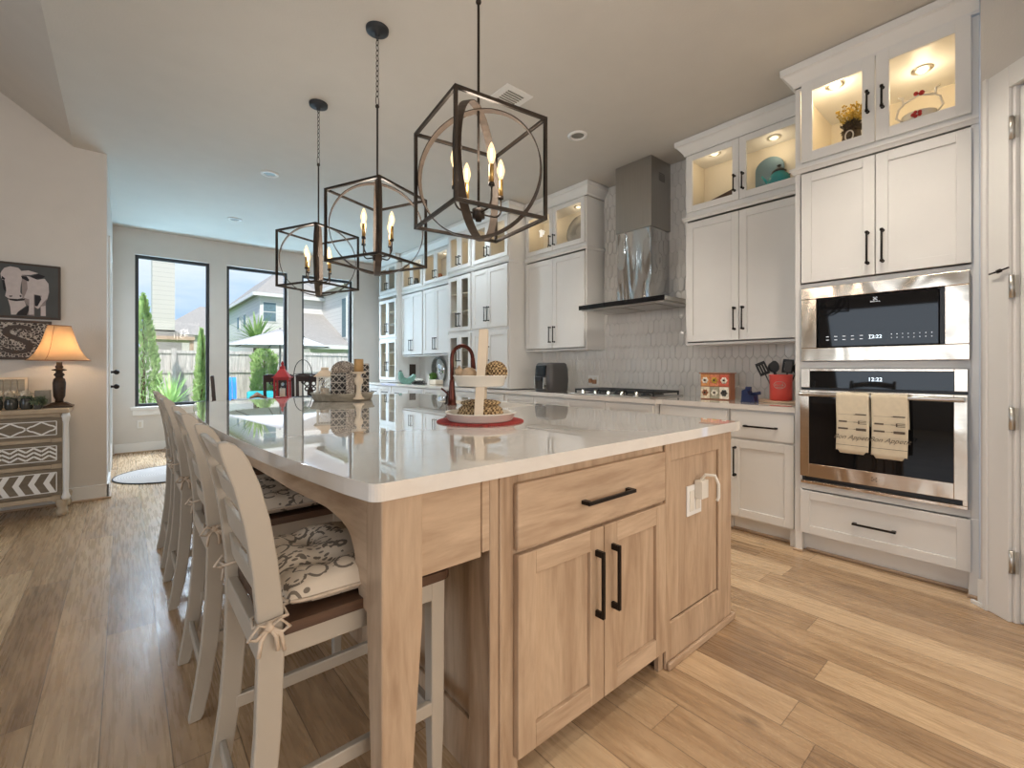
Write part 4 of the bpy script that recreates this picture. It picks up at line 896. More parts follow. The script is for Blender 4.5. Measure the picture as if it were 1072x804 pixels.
# ------------------------------------------------------------------ pendants
def make_pendant(loc, label, rot):
    t = thing('lantern_pendant', loc, label, 'pendant light', 'open cube pendants over the island'); t0 = WL[t]; WL[t] = (0, 0, 0)
    s = .193; b_ = .0065; z0, z1 = -.39, 0     # origin at cube top centre
    for k in range(4):
        a, c_ = ((-1, -1), (1, -1), (1, 1), (-1, 1))[k]; MB().box(a * s - b_, a * s + b_, c_ * s - b_, c_ * s + b_, z0, z1).build('corner_bar', M['pend'], t, bevel=.001, seg=1)
    for nm, z in (('top_frame', z1), ('bottom_frame', z0)):
        m = MB(); h = z - b_, z + b_
        m.box(-s - b_, s + b_, -s - b_, -s + b_, *h).box(-s - b_, s + b_, s - b_, s + b_, *h).box(-s - b_, -s + b_, -s + b_, s - b_, *h).box(s - b_, s + b_, -s + b_, s - b_, *h); m.build(nm, M['pend'], t, bevel=.001, seg=1)
    for q in (0, 1):
        ang = R(45 + 90 * q); ux, uy = math.cos(ang), math.sin(ang); nx, ny = -uy, ux; rad = .262 - .004 * q; w = .0165; cz = -.192; n = 56; vs = []; fs = []
        for i in range(n):
            th = 2 * math.pi * i / n
            for rr, ww in ((rad, -w), (rad, w), (rad - .004, w), (rad - .004, -w)):
                vs.append((rr * math.cos(th) * ux + ww * nx, rr * math.cos(th) * uy + ww * ny, cz + rr * math.sin(th)))
        for i in range(n):
            for j in range(4): k = (i + 1) % n; fs.append((i * 4 + j, i * 4 + (j + 1) % 4, k * 4 + (j + 1) % 4, k * 4 + j))
        MB().add(vs, fs).build('ring_band', M['ringin'], t)
    MB().tube([(0, 0, -.36), (0, 0, .50)], .0055, 10).ball((0, 0, .505), .012).build('rod', M['pend'], t)
    MB().lathe([(.001, -.385), (.012, -.383), (.014, -.372), (.026, -.37), (.026, -.335), (.010, -.33), (.001, -.329)], (0, 0, 0), 20, False).build('hub', M['pend'], t)
    for k in range(4):
        a = R(90 * k); cx, cy = math.cos(a), math.sin(a); r = .105
        pts = [(.02 * cx, .02 * cy, -.352)] + [((r - .035 + .035 * math.sin(q)) * cx, (r - .035 + .035 * math.sin(q)) * cy, -.352 - 0 + .035 - .035 * math.cos(q)) for q in (R(v) for v in range(0, 91, 15))] + [(r * cx, r * cy, -.27)]
        MB().tube(pts, .0042, 8).lathe([(.001, -.275), (.012, -.273), (.012, -.262), (.005, -.26)], (r * cx, r * cy, 0), 12, False).build('arm', M['pend'], t)
        MB().lathe([(.0095, -.262), (.0095, -.192), (.006, -.19)], (r * cx, r * cy, 0), 14).build('candle_sleeve', M['gold'], t)
        MB().lathe([(.006, -.19), (.010, -.182), (.0165, -.160), (.0165, -.148), (.010, -.122), (.003, -.108), (.0005, -.105)], (r * cx, r * cy, 0), 14, False).build('bulb', M['bulbg'], t)
        MB().lathe([(.001, -.175), (.0035, -.170), (.0035, -.135), (.001, -.13)], (r * cx, r * cy, 0), 6, False).build('filament', M['bulbhot'], t)
    m = MB(); top = CH - 2.15; z = .505; i = 0
    while z < top - .035:
        hh = .03 if i == 0 else .0175; pts = []
        for k in range(12):
            a = 2 * math.pi * k / 12; e = (.0085 if i else .012) * math.cos(a); f_ = hh * math.sin(a); c_ = (e, 0, z + hh + f_) if i % 2 == 0 else (0, e, z + hh + f_); pts.append(c_)
        m.tube(pts, .0021, 5, True); z += 2 * hh - .006; i += 1
    m.build('chain', M['pend'], t)
    m = MB().lathe([(.001, top - .046), (.012, top - .045), (.014, top - .027), (.048, top - .025), (.062, top - .02), (.064, top - .003), (.064, top - .001)], (0, 0, 0), 28, False).tube([(.008 * math.cos(a), 0, top - .052 + .008 * math.sin(a)) for a in (k * math.pi / 6 for k in range(12))], .002, 5, True); m.build('ceiling_canopy', M['canopy'], t)
    WL[t] = t0; t.rotation_euler.z = rot; return t
b = NB('warm_bulb_glass'); b.t.nodes.remove(b.b); tr = b.n('ShaderNodeBsdfTransparent'); tr.inputs[0].default_value = (1, .93, .8, 1); em = b.n('ShaderNodeEmission'); em.inputs[0].default_value = (1, .72, .38, 1); em.inputs[1].default_value = 2.2; mx = b.n('ShaderNodeMixShader'); mx.inputs[0].default_value = .55
b.t.links.new(tr.outputs[0], mx.inputs[1]); b.t.links.new(em.outputs[0], mx.inputs[2]); b.t.links.new(mx.outputs[0], b.t.nodes['Material Output'].inputs[0]); M['bulbg'] = b.m
pn = make_pendant((1.092, 1.492, 2.15), 'black cube lantern pendant over the island, nearest the camera', R(-8))
dup(pn, (1.096, 2.468, 2.155), 'black cube lantern pendant over the island, middle one', R(23)); dup(pn, (1.078, 3.441, 2.148), 'black cube lantern pendant over the island, farthest from the camera', R(24))
for x, y in ((1.092, 1.492), (1.096, 2.468), (1.078, 3.441)): light('pendant_glow', 'POINT', (x, y, 2.0), 7, WARM, size=.09)

# ------------------------------------------------------------------ ceiling fixtures
cans = [(1.10, 5.0, 'recessed ceiling light between the farthest pendant and the nook windows'), (1.09, 6.82, 'recessed ceiling light nearest the nook windows'), (2.86, 2.52, 'recessed ceiling light above the aisle in front of the range hood')]
for x, y, lab in cans:
    t = thing('recessed_ceiling_light', (x, y, CH), lab, 'ceiling light', 'recessed ceiling lights')
    MB().lathe([(.082, -.001), (.082, -.008), (.058, -.012), (.052, -.004), (.052, -.001)], (x, y, CH), 28, False).build('trim_ring', M['trim'], t)
    MB().lathe([(.052, -.004), (.03, -.0035), (.001, -.003)], (x, y, CH), 20, False).build('lens', M['tin'], t)
for x, y, e in ((1.10, 5.0, 30), (1.09, 6.82, 45), (2.86, 2.52, 70), (2.55, .55, 75), (1.9, -.6, 45), (2.86, 4.6, 36), (2.86, 6.4, 36)):  # some spots sit at built fixtures, the others are added fill without one
    light('can_and_fill_spot', 'SPOT', (x, y, CH - .03), e, (.80, .92, 1) if y > 4 else WARM, size=.06, spot=165 if y > 4 else 112, blend=.9)
vt = thing('ceiling_vent', (2.09, 2.47, CH), 'square white air vent in the ceiling behind the nearest pendant', 'vent')
MB().box(1.97, 2.21, 2.36, 2.58, CH - .008, CH - .001).build('frame', M['trim'], vt, bevel=.003)
m = MB()
for i in range(6): m.box(2.02, 2.16, 2.41 + i * .024, 2.418 + i * .024, CH - .012, CH - .008)
m.build('louvre', M['tin'], vt)

#@@PART2
# ------------------------------------------------------------------ two-tier stand on the island
cx, cy, cz = 1.268, 1.717, .925
onepiece('woven_placemat', MB().lathe([(.001, 0), (.20, 0), (.203, .003), (.20, .006), (.001, .006)], (cx, cy, cz), 48, False), M['redmat'], 'round red woven mat under the two-tier tray stand on the island', 'placemat', (cx, cy, cz))
ts = thing('tiered_tray_stand', (cx, cy, cz + .0065), 'cream two-tier tray stand with a tall flat wooden handle, on the red mat', 'tray stand')
z0 = cz + .0065
MB().lathe([(.001, 0), (.145, 0), (.152, .006), (.162, .034), (.170, .036), (.168, .040), (.158, .038), (.150, .012), (.001, .010)], (cx, cy, z0), 48, False).build('lower_tray', M['whitecer'], ts)
MB().lathe([(.001, .158), (.105, .158), (.110, .163), (.122, .203), (.128, .205), (.126, .209), (.118, .206), (.106, .169), (.001, .168)], (cx, cy, z0), 48, False).build('upper_tray', M['whitecer'], ts)
fx, fy = -math.sin(R(40.4)), -math.cos(R(40.4))     # the handle boards face the aisle corner
sx_, sy_ = -fy, fx
def board(o0, o1, lat0, lat1):
    vs = []
    for z, o, l in ((z0 + .014, o0, lat0), (z0 + .422, o1, lat1)):
        for w, d in ((-.020, -.004), (.020, -.004), (.020, .004), (-.020, .004)): vs.append((cx + fx * (o + d) - fy * (w + l), cy + fy * (o + d) + fx * (w + l), z))
    return MB().add(vs, [(3, 2, 1, 0), (4, 5, 6, 7)] + [(i, (i + 1) % 4, 4 + (i + 1) % 4, 4 + i) for i in range(4)])
board(.138, .030, 0.0, .016).build('handle_board', M['creamwood'], ts, bevel=.002); board(-.138, -.030, 0.0, .016).build('handle_board', M['creamwood'], ts, bevel=.002)
hx, hy = cx - fy * .016, cy + fx * .016; MB().tube([(hx + fx * .036, hy + fy * .036, z0 + .40), (hx - fx * .036, hy - fy * .036, z0 + .40)], .008).build('crossbar', M['creamwood'], ts)
def lat(l, f=0): return (cx - fy * l + fx * f, cy + fx * l + fy * f)
p = lat(.072, .01); rg = random.Random(5); m = MB().ball((p[0], p[1], z0 + .168 + .053), .050, 20)
for k in range(9):
    a = k * math.pi / 9; q = [(p[0] + .052 * math.cos(t) * math.cos(a), p[1] + .052 * math.cos(t) * math.sin(a), z0 + .221 + .052 * math.sin(t)) for t in (j * math.pi / 12 for j in range(24))]; m.tube(q, .0035, 5, True)
for k in range(-3, 4): zz = k * .014; rr_ = math.sqrt(.052 ** 2 - zz ** 2); m.tube([(p[0] + rr_ * math.cos(t), p[1] + rr_ * math.sin(t), z0 + .221 + zz) for t in (j * math.pi / 12 for j in range(24))], .003, 5, True)
onepiece('woven_ball', m, M['wicker'], 'woven seagrass ball on the upper tray of the two-tier stand', 'ornament', (p[0], p[1], z0 + .168))
p = lat(-.052, .02); g = thing('pig_figurine', (p[0], p[1], z0 + .168), 'small tan pig figurine on the upper tray of the two-tier stand', 'figurine'); zb = z0 + .168
MB().ball((p[0], p[1], zb + .044), .034, 16, 1, 1.2, 1).build('body', M['pig'], g)
h_ = lat(-.096, .03); MB().ball((h_[0], h_[1], zb + .056), .021, 12).tube([(h_[0], h_[1], zb + .053), (h_[0] + fy * .018, h_[1] - fx * .018, zb + .051)], .009).build('head', M['pig'], g)
for dx, dy in ((-.012, -.012), (.012, -.012), (-.012, .012), (.012, .012)): MB().tube([(p[0] + dx, p[1] + dy, zb + .001), (p[0] + dx, p[1] + dy, zb + .03)], .006).build('leg', M['pig'], g)
for s_ in (-1, 1): MB().lathe([(.007, 0), (.001, .016)], (h_[0] + .008 * s_, h_[1] + .006 * s_, zb + .072), 6).build('ear', M['pig'], g)
zb = z0 + .0115; m = MB(); t = thing('woven_basket', (cx, cy, zb), 'lidded woven seagrass basket on the lower tray of the two-tier stand', 'basket')
MB().lathe([(.001, 0), (.092, 0), (.105, .02), (.098, .045), (.080, .06), (.074, .062), (.001, .062)], (cx, cy, zb), 36, False).build('bowl', M['wicker'], t)
m = MB().lathe([(.001, .062), (.088, .062), (.092, .068), (.088, .076), (.06, .082), (.001, .083)], (cx, cy, zb), 36, False)
for r_, z in ((.092, .069), (.105, .022), (.100, .040)): m.tube([(cx + r_ * math.cos(a), cy + r_ * math.sin(a), zb + z) for a in (k * math.pi / 18 for k in range(36))], .004, 5, True)
m.build('lid', M['wicker'], t)

# ------------------------------------------------------------------ round tray with lanterns
tx, ty, tz = 1.302, 3.567, .925
m = MB().lathe([(.001, 0), (.205, 0), (.215, .006), (.228, .05), (.236, .052), (.236, .058), (.224, .058), (.208, .016), (.001, .014)], (tx, ty, tz), 48, False)
onepiece('wooden_tray', m, M['greywood'], 'round grey wooden tray on the far half of the island holding lanterns', 'tray', (tx, ty, tz)); tz += .015
def at(u, f):      # lateral/forward position on the tray as seen along the room diagonal
    b_ = R(40.406) + math.atan((u - 536) / 477); k = f / math.cos(math.atan((u - 536) / 477)); return (k * math.sin(b_), k * math.cos(b_))
def rbox(m, c, w, d, z0_, z1, ang, taper=0):
    ca, sa = math.cos(ang), math.sin(ang); vs = []
    for z, s_ in ((z0_, 1), (z1, 1 - taper)):
        for a, b_ in ((-w, -d), (w, -d), (w, d), (-w, d)): a *= s_ / 2; b_ *= s_ / 2; vs.append((c[0] + a * ca - b_ * sa, c[1] + a * sa + b_ * ca, z))
    return m.add(vs, [(3, 2, 1, 0), (4, 5, 6, 7)] + [(i, (i + 1) % 4, 4 + (i + 1) % 4, 4 + i) for i in range(4)])
AN = R(-20)
p = at(340, 3.50); t = thing('house_lantern', (p[0], p[1], tz), 'white house-shaped candle lantern at the left of the round tray', 'lantern')
m = MB()
for a, b_ in ((-.05, -.05), (.05, -.05), (.05, .05), (-.05, .05)):
    ca, sa = math.cos(AN), math.sin(AN); rbox(m, (p[0] + a * ca - b_ * sa, p[1] + a * sa + b_ * ca), .012, .012, tz + .01, tz + .165, AN)
rbox(m, p, .116, .116, tz, tz + .012, AN); rbox(m, p, .116, .116, tz + .158, tz + .168, AN)
m.build('frame', M['whitecer'], t, bevel=.001, seg=1)
m = MB(); ca, sa = math.cos(AN), math.sin(AN)
for side in range(4):
    for k in range(5):
        for l in range(7):
            if (k + l) % 2: continue
            a_, z_ = -.04 + k * .02, tz + .02 + l * .0225; da = .009
            def L(a, z):
                q = ((a, -.054), (.054, a), (a, .054), (-.054, a))[side]; return (p[0] + q[0] * ca - q[1] * sa, p[1] + q[0] * sa + q[1] * ca, z)
            m.tube([L(a_ + .010 * math.cos(h), z_ + .0115 * math.sin(h)) for h in (j * math.pi / 4 for j in range(8))], .0030, 4, True)
m.build('lattice_panels', M['whitecer'], t)
m = MB(); rbox(m, p, .15, .15, tz + .168, tz + .172, AN); rbox(m, p, .145, .145, tz + .172, tz + .222, AN, .72); rbox(m, p, .055, .055, tz + .222, tz + .238, AN); m.build('roof', M['creamwood'], t, bevel=.001, seg=1)
MB().lathe([(.03, .012), (.03, .08), (.001, .081)], (p[0], p[1], tz), 16, False).build('candle', M['creamwood'], t)
def onF(c, w, h0, h1, d, ang, top=0): m = MB(); rbox(m, c, w, d, h0, h1, ang); return m
p = at(355.5, 3.50); onepiece('lattice_lantern', onF(p, .125, tz, tz + .195, .09, AN), M['fili2'], 'dark lantern box with diamond lattice sides in the middle of the round tray', 'lantern', (p[0], p[1], tz), bevel=.004)
p = at(366.5, 3.44); onepiece('patterned_canister', onF(p, .062, tz, tz + .19, .06, AN), M['fili3'], 'slim mottled brown canister between the dark lattice box and the candlestick', 'canister', (p[0], p[1], tz), bevel=.004)
p = at(360, 3.66); m = MB(); pts = [(-.095, 0), (.095, 0)] + [(.095 * math.cos(R(a)), .205 + .085 * math.sin(R(a))) for a in range(0, 181, 12)]
ca, sa = math.cos(R(-30)), math.sin(R(-30)); m.prism(pts, lambda a, b_, d: (p[0] + a * ca - d * sa, p[1] + a * sa + d * ca, tz + b_), -.025, .025)
onepiece('arched_lantern', m, M['fili3'], 'round-topped pierced brown lantern standing behind the dark lattice box', 'lantern', (p[0], p[1], tz))
p = at(382.5, 3.62); onepiece('lattice_lantern', onF(p, .055, tz, tz + .27, .055, AN), M['fili2'], 'tall slim dark lattice lantern behind the candlestick', 'lantern', (p[0], p[1], tz), bevel=.004)
p = at(375.5, 3.40); t = thing('candlestick', (p[0], p[1], tz), 'cream turned candlestick with a tan pillar candle on the round tray', 'candlestick')
MB().lathe([(.001, 0), (.040, 0), (.040, .01), (.026, .02), (.018, .045), (.022, .055), (.015, .062), (.016, .10), (.026, .115), (.033, .14), (.028, .155), (.016, .170), (.014, .188), (.05, .196), (.052, .204), (.001, .205)], (p[0], p[1], tz), 24, False).build('turned_stick', M['creamwood'], t)
MB().lathe([(.001, .206), (.034, .206), (.034, .296), (.03, .30), (.001, .297)], (p[0], p[1], tz), 24, False).build('candle', M['cork'], t)
# ------------------------------------------------------------------ wall-counter things
CT = .9185
t = thing('air_fryer', (3.53, 3.485, CT), 'charcoal air fryer on the wall counter left of the cooktop', 'air fryer')
m = MB(); pts = arc(3.44, 3.42, .07, 180, 270, 5) + arc(3.62, 3.42, .07, 270, 360, 5) + arc(3.62, 3.55, .07, 0, 90, 5) + arc(3.44, 3.55, .07, 90, 180, 5); n = len(pts); vs = []
for z, s_ in ((0, .93), (.01, .97), (.12, 1.02), (.24, .98), (.295, .90), (.31, .80), (.312, .5)): vs += [(3.53 + (a - 3.53) * s_, 3.485 + (b_ - 3.485) * s_, CT + z) for a, b_ in pts]
m.smooth = True; m.add(vs, [tuple(range(n))[::-1], tuple(6 * n + i for i in range(n))] + [(k * n + i, k * n + (i + 1) % n, k * n + n + (i + 1) % n, k * n + n + i) for k in range(6) for i in range(n)]); m.build('housing', M['dkgrey'], t)
F = FX(3.376)
MB().fb(F, 3.41, 3.56, CT + .17, CT + .28, -.01, .012).build('touch_panel', M['bglass'], t, bevel=.006)
MB().fb(F, 3.40, 3.57, CT + .03, CT + .155, -.01, .012).build('basket_drawer', M['dkgrey'], t, bevel=.006)
m = MB().fb(F, 3.44, 3.53, CT + .115, CT + .16, .012, .05); m.build('handle', M['blk'], t, bevel=.006)
m = MB().fb(F, 3.40, 3.412, CT + .035, CT + .155, .012, .05).fb(F, 3.528, 3.54, CT + .035, CT + .155, .012, .052); m.build('chrome_stripe', M['chrome'], t, bevel=.003)
def outlet(y, z, lab, n=1, X=XW - .0115):
    o = thing('power_outlet', (X, y, z), lab, 'outlet', 'outlets on the backsplash'); F = FX(X); w = .035 * n
    MB().fb(F, y - w, y + w, z - .057, z + .057, 0, .006).build('cover_plate', M['trim'], o, bevel=.002)
    for k in range(n): yy = y - w + .035 + .07 * k; MB().fb(F, yy - .016, yy + .016, z - .033, z + .033, .006, .009).build('socket', M['whitecer'], o, bevel=.001)
    return o
o = outlet(3.24, 1.035, 'white outlet plate with a brown plug, right of the air fryer', 2)
MB().fb(FX(XW - .0115), 3.19, 3.225, 1.0, 1.045, .009, .045).fb(FX(XW - .0115), 3.25, 3.285, 1.01, 1.055, .009, .035).build('brown_plug', M['terr'], o, bevel=.004)
o = thing('power_outlet', (.17, YW - .001, .385), 'white outlet plate low on the nook wall under the left window', 'outlet'); MB().box(.135, .205, YW - .007, YW - .001, .33, .44).build('cover_plate', M['trim'], o, bevel=.002); MB().box(.155, .185, YW - .010, YW - .007, .35, .42).build('socket', M['whitecer'], o, bevel=.001)
t = thing('spice_drawer_box', (3.67, 1.737, CT), 'small wooden box with six flower-painted drawers on the wall counter', 'box')
MB().box(3.628, 3.72, 1.618, 1.857, CT, CT + .208).box(3.618, 3.728, 1.608, 1.867, CT + .208, CT + .216).build('case', M['copper'], t, bevel=.002)
F = FX(3.628)
cols = ['f1', 'f2', 'f3', 'f4', 'f5', 'f6']; cc = [(206, 140, 84), (214, 130, 90), (196, 92, 70), (222, 206, 178), (164, 158, 134), (226, 216, 198)]
for k in range(6):
    M[cols[k]] = plain('painted_drawer_' + ['amber', 'orange', 'coral', 'cream', 'sage', 'ivory'][k], srgb(*cc[k]), .5, var=.25, scale=60)
    c_, r_ = k % 3, k // 3; y1 = 1.852 - c_ * .0775; z1 = CT + .202 - r_ * .1
    d = MB().fb(F, y1 - .073, y1, z1 - .094, z1, 0, .008).build('drawer', M[cols[k]], t, bevel=.002)
    MB().ball((3.612, y1 - .0365, z1 - .047), .008, 8).build('knob', M['frame'], d)
    m = MB()
    for q in range(6): a = q * math.pi / 3; m.lathe([(.001, 0), (.011, .0005), (.001, .001)], (0, 0, 0), 8, False); N_ = 8 * 3; m.v[-N_:] = [(3.6195 - z * .5, y1 - .0365 + .017 * math.cos(a) + x, z1 - .047 + .017 * math.sin(a) + y) for x, y, z in m.v[-N_:]]
    m.build('painted_flower', M[['flower', 'yellow', 'flower', 'copper', 'flower', 'jar'][k]], d)
m = MB().box(3.60, 3.86, 1.13, 1.46, CT, CT + .014); onepiece('cutting_board', m, M['maple_y'], 'light wooden board under the red utensil crock on the wall counter', 'cutting board', (3.73, 1.3, CT), bevel=.004)
t = thing('utensil_crock', (3.72, 1.285, CT + .0145), 'coral red utensil crock with white oval lettering, next to the oven tower', 'crock'); kz = CT + .0145
MB().lathe([(.001, 0), (.068, 0), (.074, .006), (.075, .18), (.079, .186), (.076, .192), (.070, .19), (.069, .012), (.001, .01)], (3.72, 1.285, kz), 36, False).build('pot', M['crock'], t)
m = MB(); a0 = math.atan2(-1.285, -3.72) - .12
def cyl(a, z, d=.0765): return (3.72 + d * math.cos(a0 + a / .075), 1.285 + d * math.sin(a0 + a / .075), kz + .115 + z)
m.tube([cyl(.038 * math.cos(h), .026 * math.sin(h)) for h in (k * math.pi / 16 for k in range(32))], .0013, 4, True)
wpt = [(-.028, -.008), (-.024, .012), (-.02, -.006), (-.014, .006), (-.010, -.008), (-.004, .004), (0, -.008), (.005, .006), (.009, -.008), (.013, .004), (.017, -.008), (.02, .014), (.022, -.006), (.028, -.004)]
m.tube([cyl(a, z, .0765) for a, z in wpt], .0014, 4)
for k in range(2): m.tube([cyl(-.022 + .004 * q, -.015 - .003 * k, .0765) for q in range(12)], .0006, 4)
m.build('oval_lettering', M['whitecer'], t)
def utensil(dx, dy, tx_, ty_, kind, h, label):
    x, y = 3.72 + dx, 1.285 + dy; v_ = Vector((tx_, ty_, 1)).normalized(); b0 = Vector((x, y, kz + .02)); e = b0 + v_ * h
    u = thing('kitchen_utensil', tuple(b0), label, 'utensil', 'black utensils in the red crock'); MB().tube([b0, e], .005, 8).build('handle', M['blk'], u)
    s_ = Vector((-v_.y, v_.x, 0)); s_ = Vector((0, -1, 0)); w_ = v_; n_ = w_.cross(s_).normalized(); s_ = n_.cross(w_)
    def q(a, b_, d): r = e + s_ * a + w_ * b_ + n_ * d; return tuple(r)
    m = MB()
    if kind == 'spoon': m.prism([(.030 * math.sin(h_) , .038 - .042 * math.cos(h_)) for h_ in (k * math.pi / 10 for k in range(20))], q, -.004, .004)
    elif kind == 'turner':
        for a in (-.032, -.012, .008, .028): m.prism([(a - .004, 0), (a + .008, 0), (a + .008, .075), (a - .004, .075)], q, -.002, .002)
        m.prism([(-.036, .07), (.036, .07), (.034, .09), (-.034, .09)], q, -.002, .002); m.prism([(-.036, -.01), (.036, -.01), (.036, .01), (-.036, .01)], q, -.002, .002)
    elif kind == 'ladle': k0 = len(m.v); m.lathe([(.001, 0), (.028, .008), (.040, .03), (.037, .03), (.026, .012), (.001, .004)], (0, 0, 0), 18, False); m.v[k0:] = [q(a, .035 + b_, d - .02) for a, b_, d in m.v[k0:]]
    else: m.prism([(-.020, 0), (.020, 0), (.026, .05), (.018, .078), (-.018, .078), (-.026, .05)], q, -.003, .003)
    m.build('head', M['blk'] if kind != 'spatula' else M['dkgrey'], u, bevel=.001, seg=1)
utensil(-.02, .02, -.12, .42, 'turner', .195, 'black slotted turner leaning left out of the red crock')
utensil(.01, .01, -.05, .20, 'ladle', .195, 'black ladle head in the middle of the red crock')
utensil(-.03, 0, -.10, .10, 'spoon', .195, 'broad black spoon at the front of the red crock')
utensil(.0, -.02, .05, -.10, 'turner', .195, 'black slotted turner standing upright in the red crock')
utensil(-.01, -.03, -.12, -.14, 'spatula', .195, 'grey spatula at the front right of the red crock')
utensil(.03, -.02, .10, -.34, 'spoon', .195, 'black spoon leaning right towards the oven tower')
t = thing('spoon_holder', (3.58, 1.445, CT), 'navy blue stand with a curved neck beside the red crock', 'utensil holder')
m = MB().prism([(1.49, 0), (1.40, 0), (1.405, .05), (1.43, .055), (1.455, .09), (1.48, .08)], lambda a, b_, d: (3.56 + d, a, CT + .0005 + b_), -.03, .035); m.build('body', M['navy'], t, bevel=.008)
MB().box(3.545, 3.585, 1.435, 1.47, CT + .08, CT + .115).build('cap', M['navy'], t, bevel=.006); MB().tube([(3.57, 1.43, CT + .06), (3.575, 1.37, CT + .07)], .012).build('spout', M['navy'], t)
# sideboard decor
t = thing('rooster_ornament', (3.52, 6.78, CT), 'verdigris rooster ornament at the far end of the sideboard counter', 'ornament')
MB().prism([(-.10, .02), (-.06, 0), (.04, 0), (.10, .05), (.13, .12), (.11, .15), (.06, .11), (.0, .08), (-.06, .10), (-.09, .18), (-.115, .20), (-.13, .15), (-.125, .08)], lambda a, b_, d: (3.52 + a * .8 , 6.78 - a * .6 + d, CT + b_), -.03, .03).build('body', M['mint'], t, bevel=.015)
MB().prism([(-.12, .19), (-.09, .19), (-.085, .215), (-.10, .205), (-.11, .222), (-.118, .205), (-.13, .21)], lambda a, b_, d: (3.52 + a * .8, 6.78 - a * .6 + d, CT + b_), -.006, .006).build('comb', M['darkwood'], t)
t = thing('wall_tablet', (3.81, 7.14, 1.03), 'small black wall tablet with a pale border, on the side of the far corner hutch', 'tablet')
MB().box(3.735, 3.885, 7.140, 7.149, 1.02, 1.25).build('border', M['trim'], t); MB().box(3.75, 3.87, 7.134, 7.140, 1.035, 1.235).build('screen', M['frame'], t)
m = MB(); mc = (3.915, 6.45, 1.135); m.lathe([(.001, -.006), (.195, -.006), (.195, .004), (.001, .004)], mc, 40, False, rot=Matrix.Rotation(R(84), 3, 'Y')); t = thing('round_mirror', mc, 'round mirror in a lattice ring leaning on the sideboard wall', 'mirror'); m.build('mirror_glass', M['chrome'], t)
MB().tube([(3.91 - .02 * math.sin(a), 6.45 + .205 * math.cos(a), 1.135 + .205 * math.sin(a)) for a in (k * math.pi / 24 for k in range(48))], .011, 8, True).build('rim', M['tin'], t)
t = thing('topiary_plant', (3.72, 6.30, CT), 'small green leafy plant in a pale pot in front of the round mirror', 'plant')
MB().lathe([(.001, 0), (.035, 0), (.045, .07), (.001, .065)], (3.72, 6.30, CT), 16, False).build('pot', M['whitecer'], t)
def leaves(c, r, n, size, seed, sz=1, cone=0):
    rg = random.Random(seed); m = MB()
    for _ in range(n):
        d = Vector((rg.gauss(0, 1), rg.gauss(0, 1), rg.gauss(0, 1))).normalized() * (rg.random() ** .4)
        p = Vector((c[0] + d.x * r, c[1] + d.y * r, c[2] + d.z * r * sz)); a = Vector((rg.gauss(0, 1), rg.gauss(0, 1), rg.gauss(0, 1))).normalized(); b_ = a.cross(Vector((rg.random(), rg.random(), 1))).normalized(); s_ = size * rg.uniform(.6, 1.3)
        m.add([p - a * s_, p - b_ * s_ * .45, p + a * s_, p + b_ * s_ * .45], [(0, 1, 2, 3)])
    return m
leaves((3.72, 6.30, CT + .12), .06, 260, .018, 2, 1.1).build('foliage', M['green'], t)
onepiece('framed_card', MB().box(3.74, 3.75, 6.44, 6.53, CT, CT + .15), M['placecard'], 'plain pale card standing left of the small green plant', 'card', (3.745, 6.48, CT))
m = MB()
for k in range(8):
    y = 6.42 + k * .045; m.tube([(3.62 + .018 * math.cos(a), y + .018 * math.sin(a) * 1.1, CT + .03 + .02 * math.sin(a)) for a in (q * math.pi / 5 for q in range(10))], .005, 5, True)
m.box(3.60, 3.66, 6.38, 6.78, CT, CT + .008); onepiece('scroll_tray', m, M['black'], 'black scrollwork tray on the sideboard counter beside the rooster', 'tray', (3.63, 6.58, CT))
m = MB()
for k, (dy, r_) in enumerate(((0, .03), (.06, .026), (.12, .024))): m.ball((3.60, 6.60 - dy * 1.3, CT + .068), r_, 12, .8)
onepiece('white_gourds', m, M['whitecer'], 'white gourds lying on the black scrollwork tray', 'ornament', (3.6, 6.55, CT + .04), kind=None) if False else tag(onepiece('white_gourds', m, M['whitecer'], 'cluster of white gourds on the black scrollwork tray', 'ornament', (3.6, 6.55, CT + .04)), kind='stuff')
onepiece('bread_box', MB().box(3.60, 3.74, 6.02, 6.20, CT, CT + .07), M['creamwood'], 'low cream wooden box at the near end of the sideboard', 'box', (3.67, 6.11, CT), bevel=.01)

# ------------------------------------------------------------------ things inside the lit glass cabinets
def puck(x, y, label, e=1.3):
    t = thing('puck_light', (x, y, 2.944), label, 'cabinet light', 'puck lights in the glass-front cabinets')
    MB().lathe([(.050, 0), (.050, -.006), (.034, -.010), (.032, -.004), (.032, 0)], (x, y, 2.944), 24, False).build('trim_ring', M['nickel'], t)
    MB().lathe([(.031, -.004), (.001, -.005)], (x, y, 2.944), 16, False).build('lens', M['puck'], t)
    light('puck_glow', 'POINT', (x, y, 2.86), e, (1, .80, .52), size=.05)
puck(3.60, .48, 'puck light in the right top compartment of the oven tower', 1.3); puck(3.385, .86, 'puck light in the left top compartment of the oven tower', 2.0)
puck(3.80, 1.36, 'puck light above the teal pot', .55); puck(3.71, 1.78, 'puck light above the bread board', .55)
puck(3.80, 3.34, 'puck light above the silver platter', .45); puck(3.72, 3.85, 'puck light in the compartment with small metal trees', .5)
puck(3.68, 4.42, 'puck light in the solid-door hutch top', .5); puck(3.68, 5.07, 'puck light in the glass-door hutch top', .5)
puck(3.78, 6.03, 'puck light in the top of the nearer sideboard cabinet', .5); puck(3.78, 6.79, 'puck light in the top of the farther sideboard cabinet', .5)
DK = 2.513
px_, py_, pz_ = 3.385, .775, 2.502
t = thing('dried_plant', (px_, py_, pz_), 'yellow dried flower bunch in a brown basket, top left of the oven tower', 'plant')
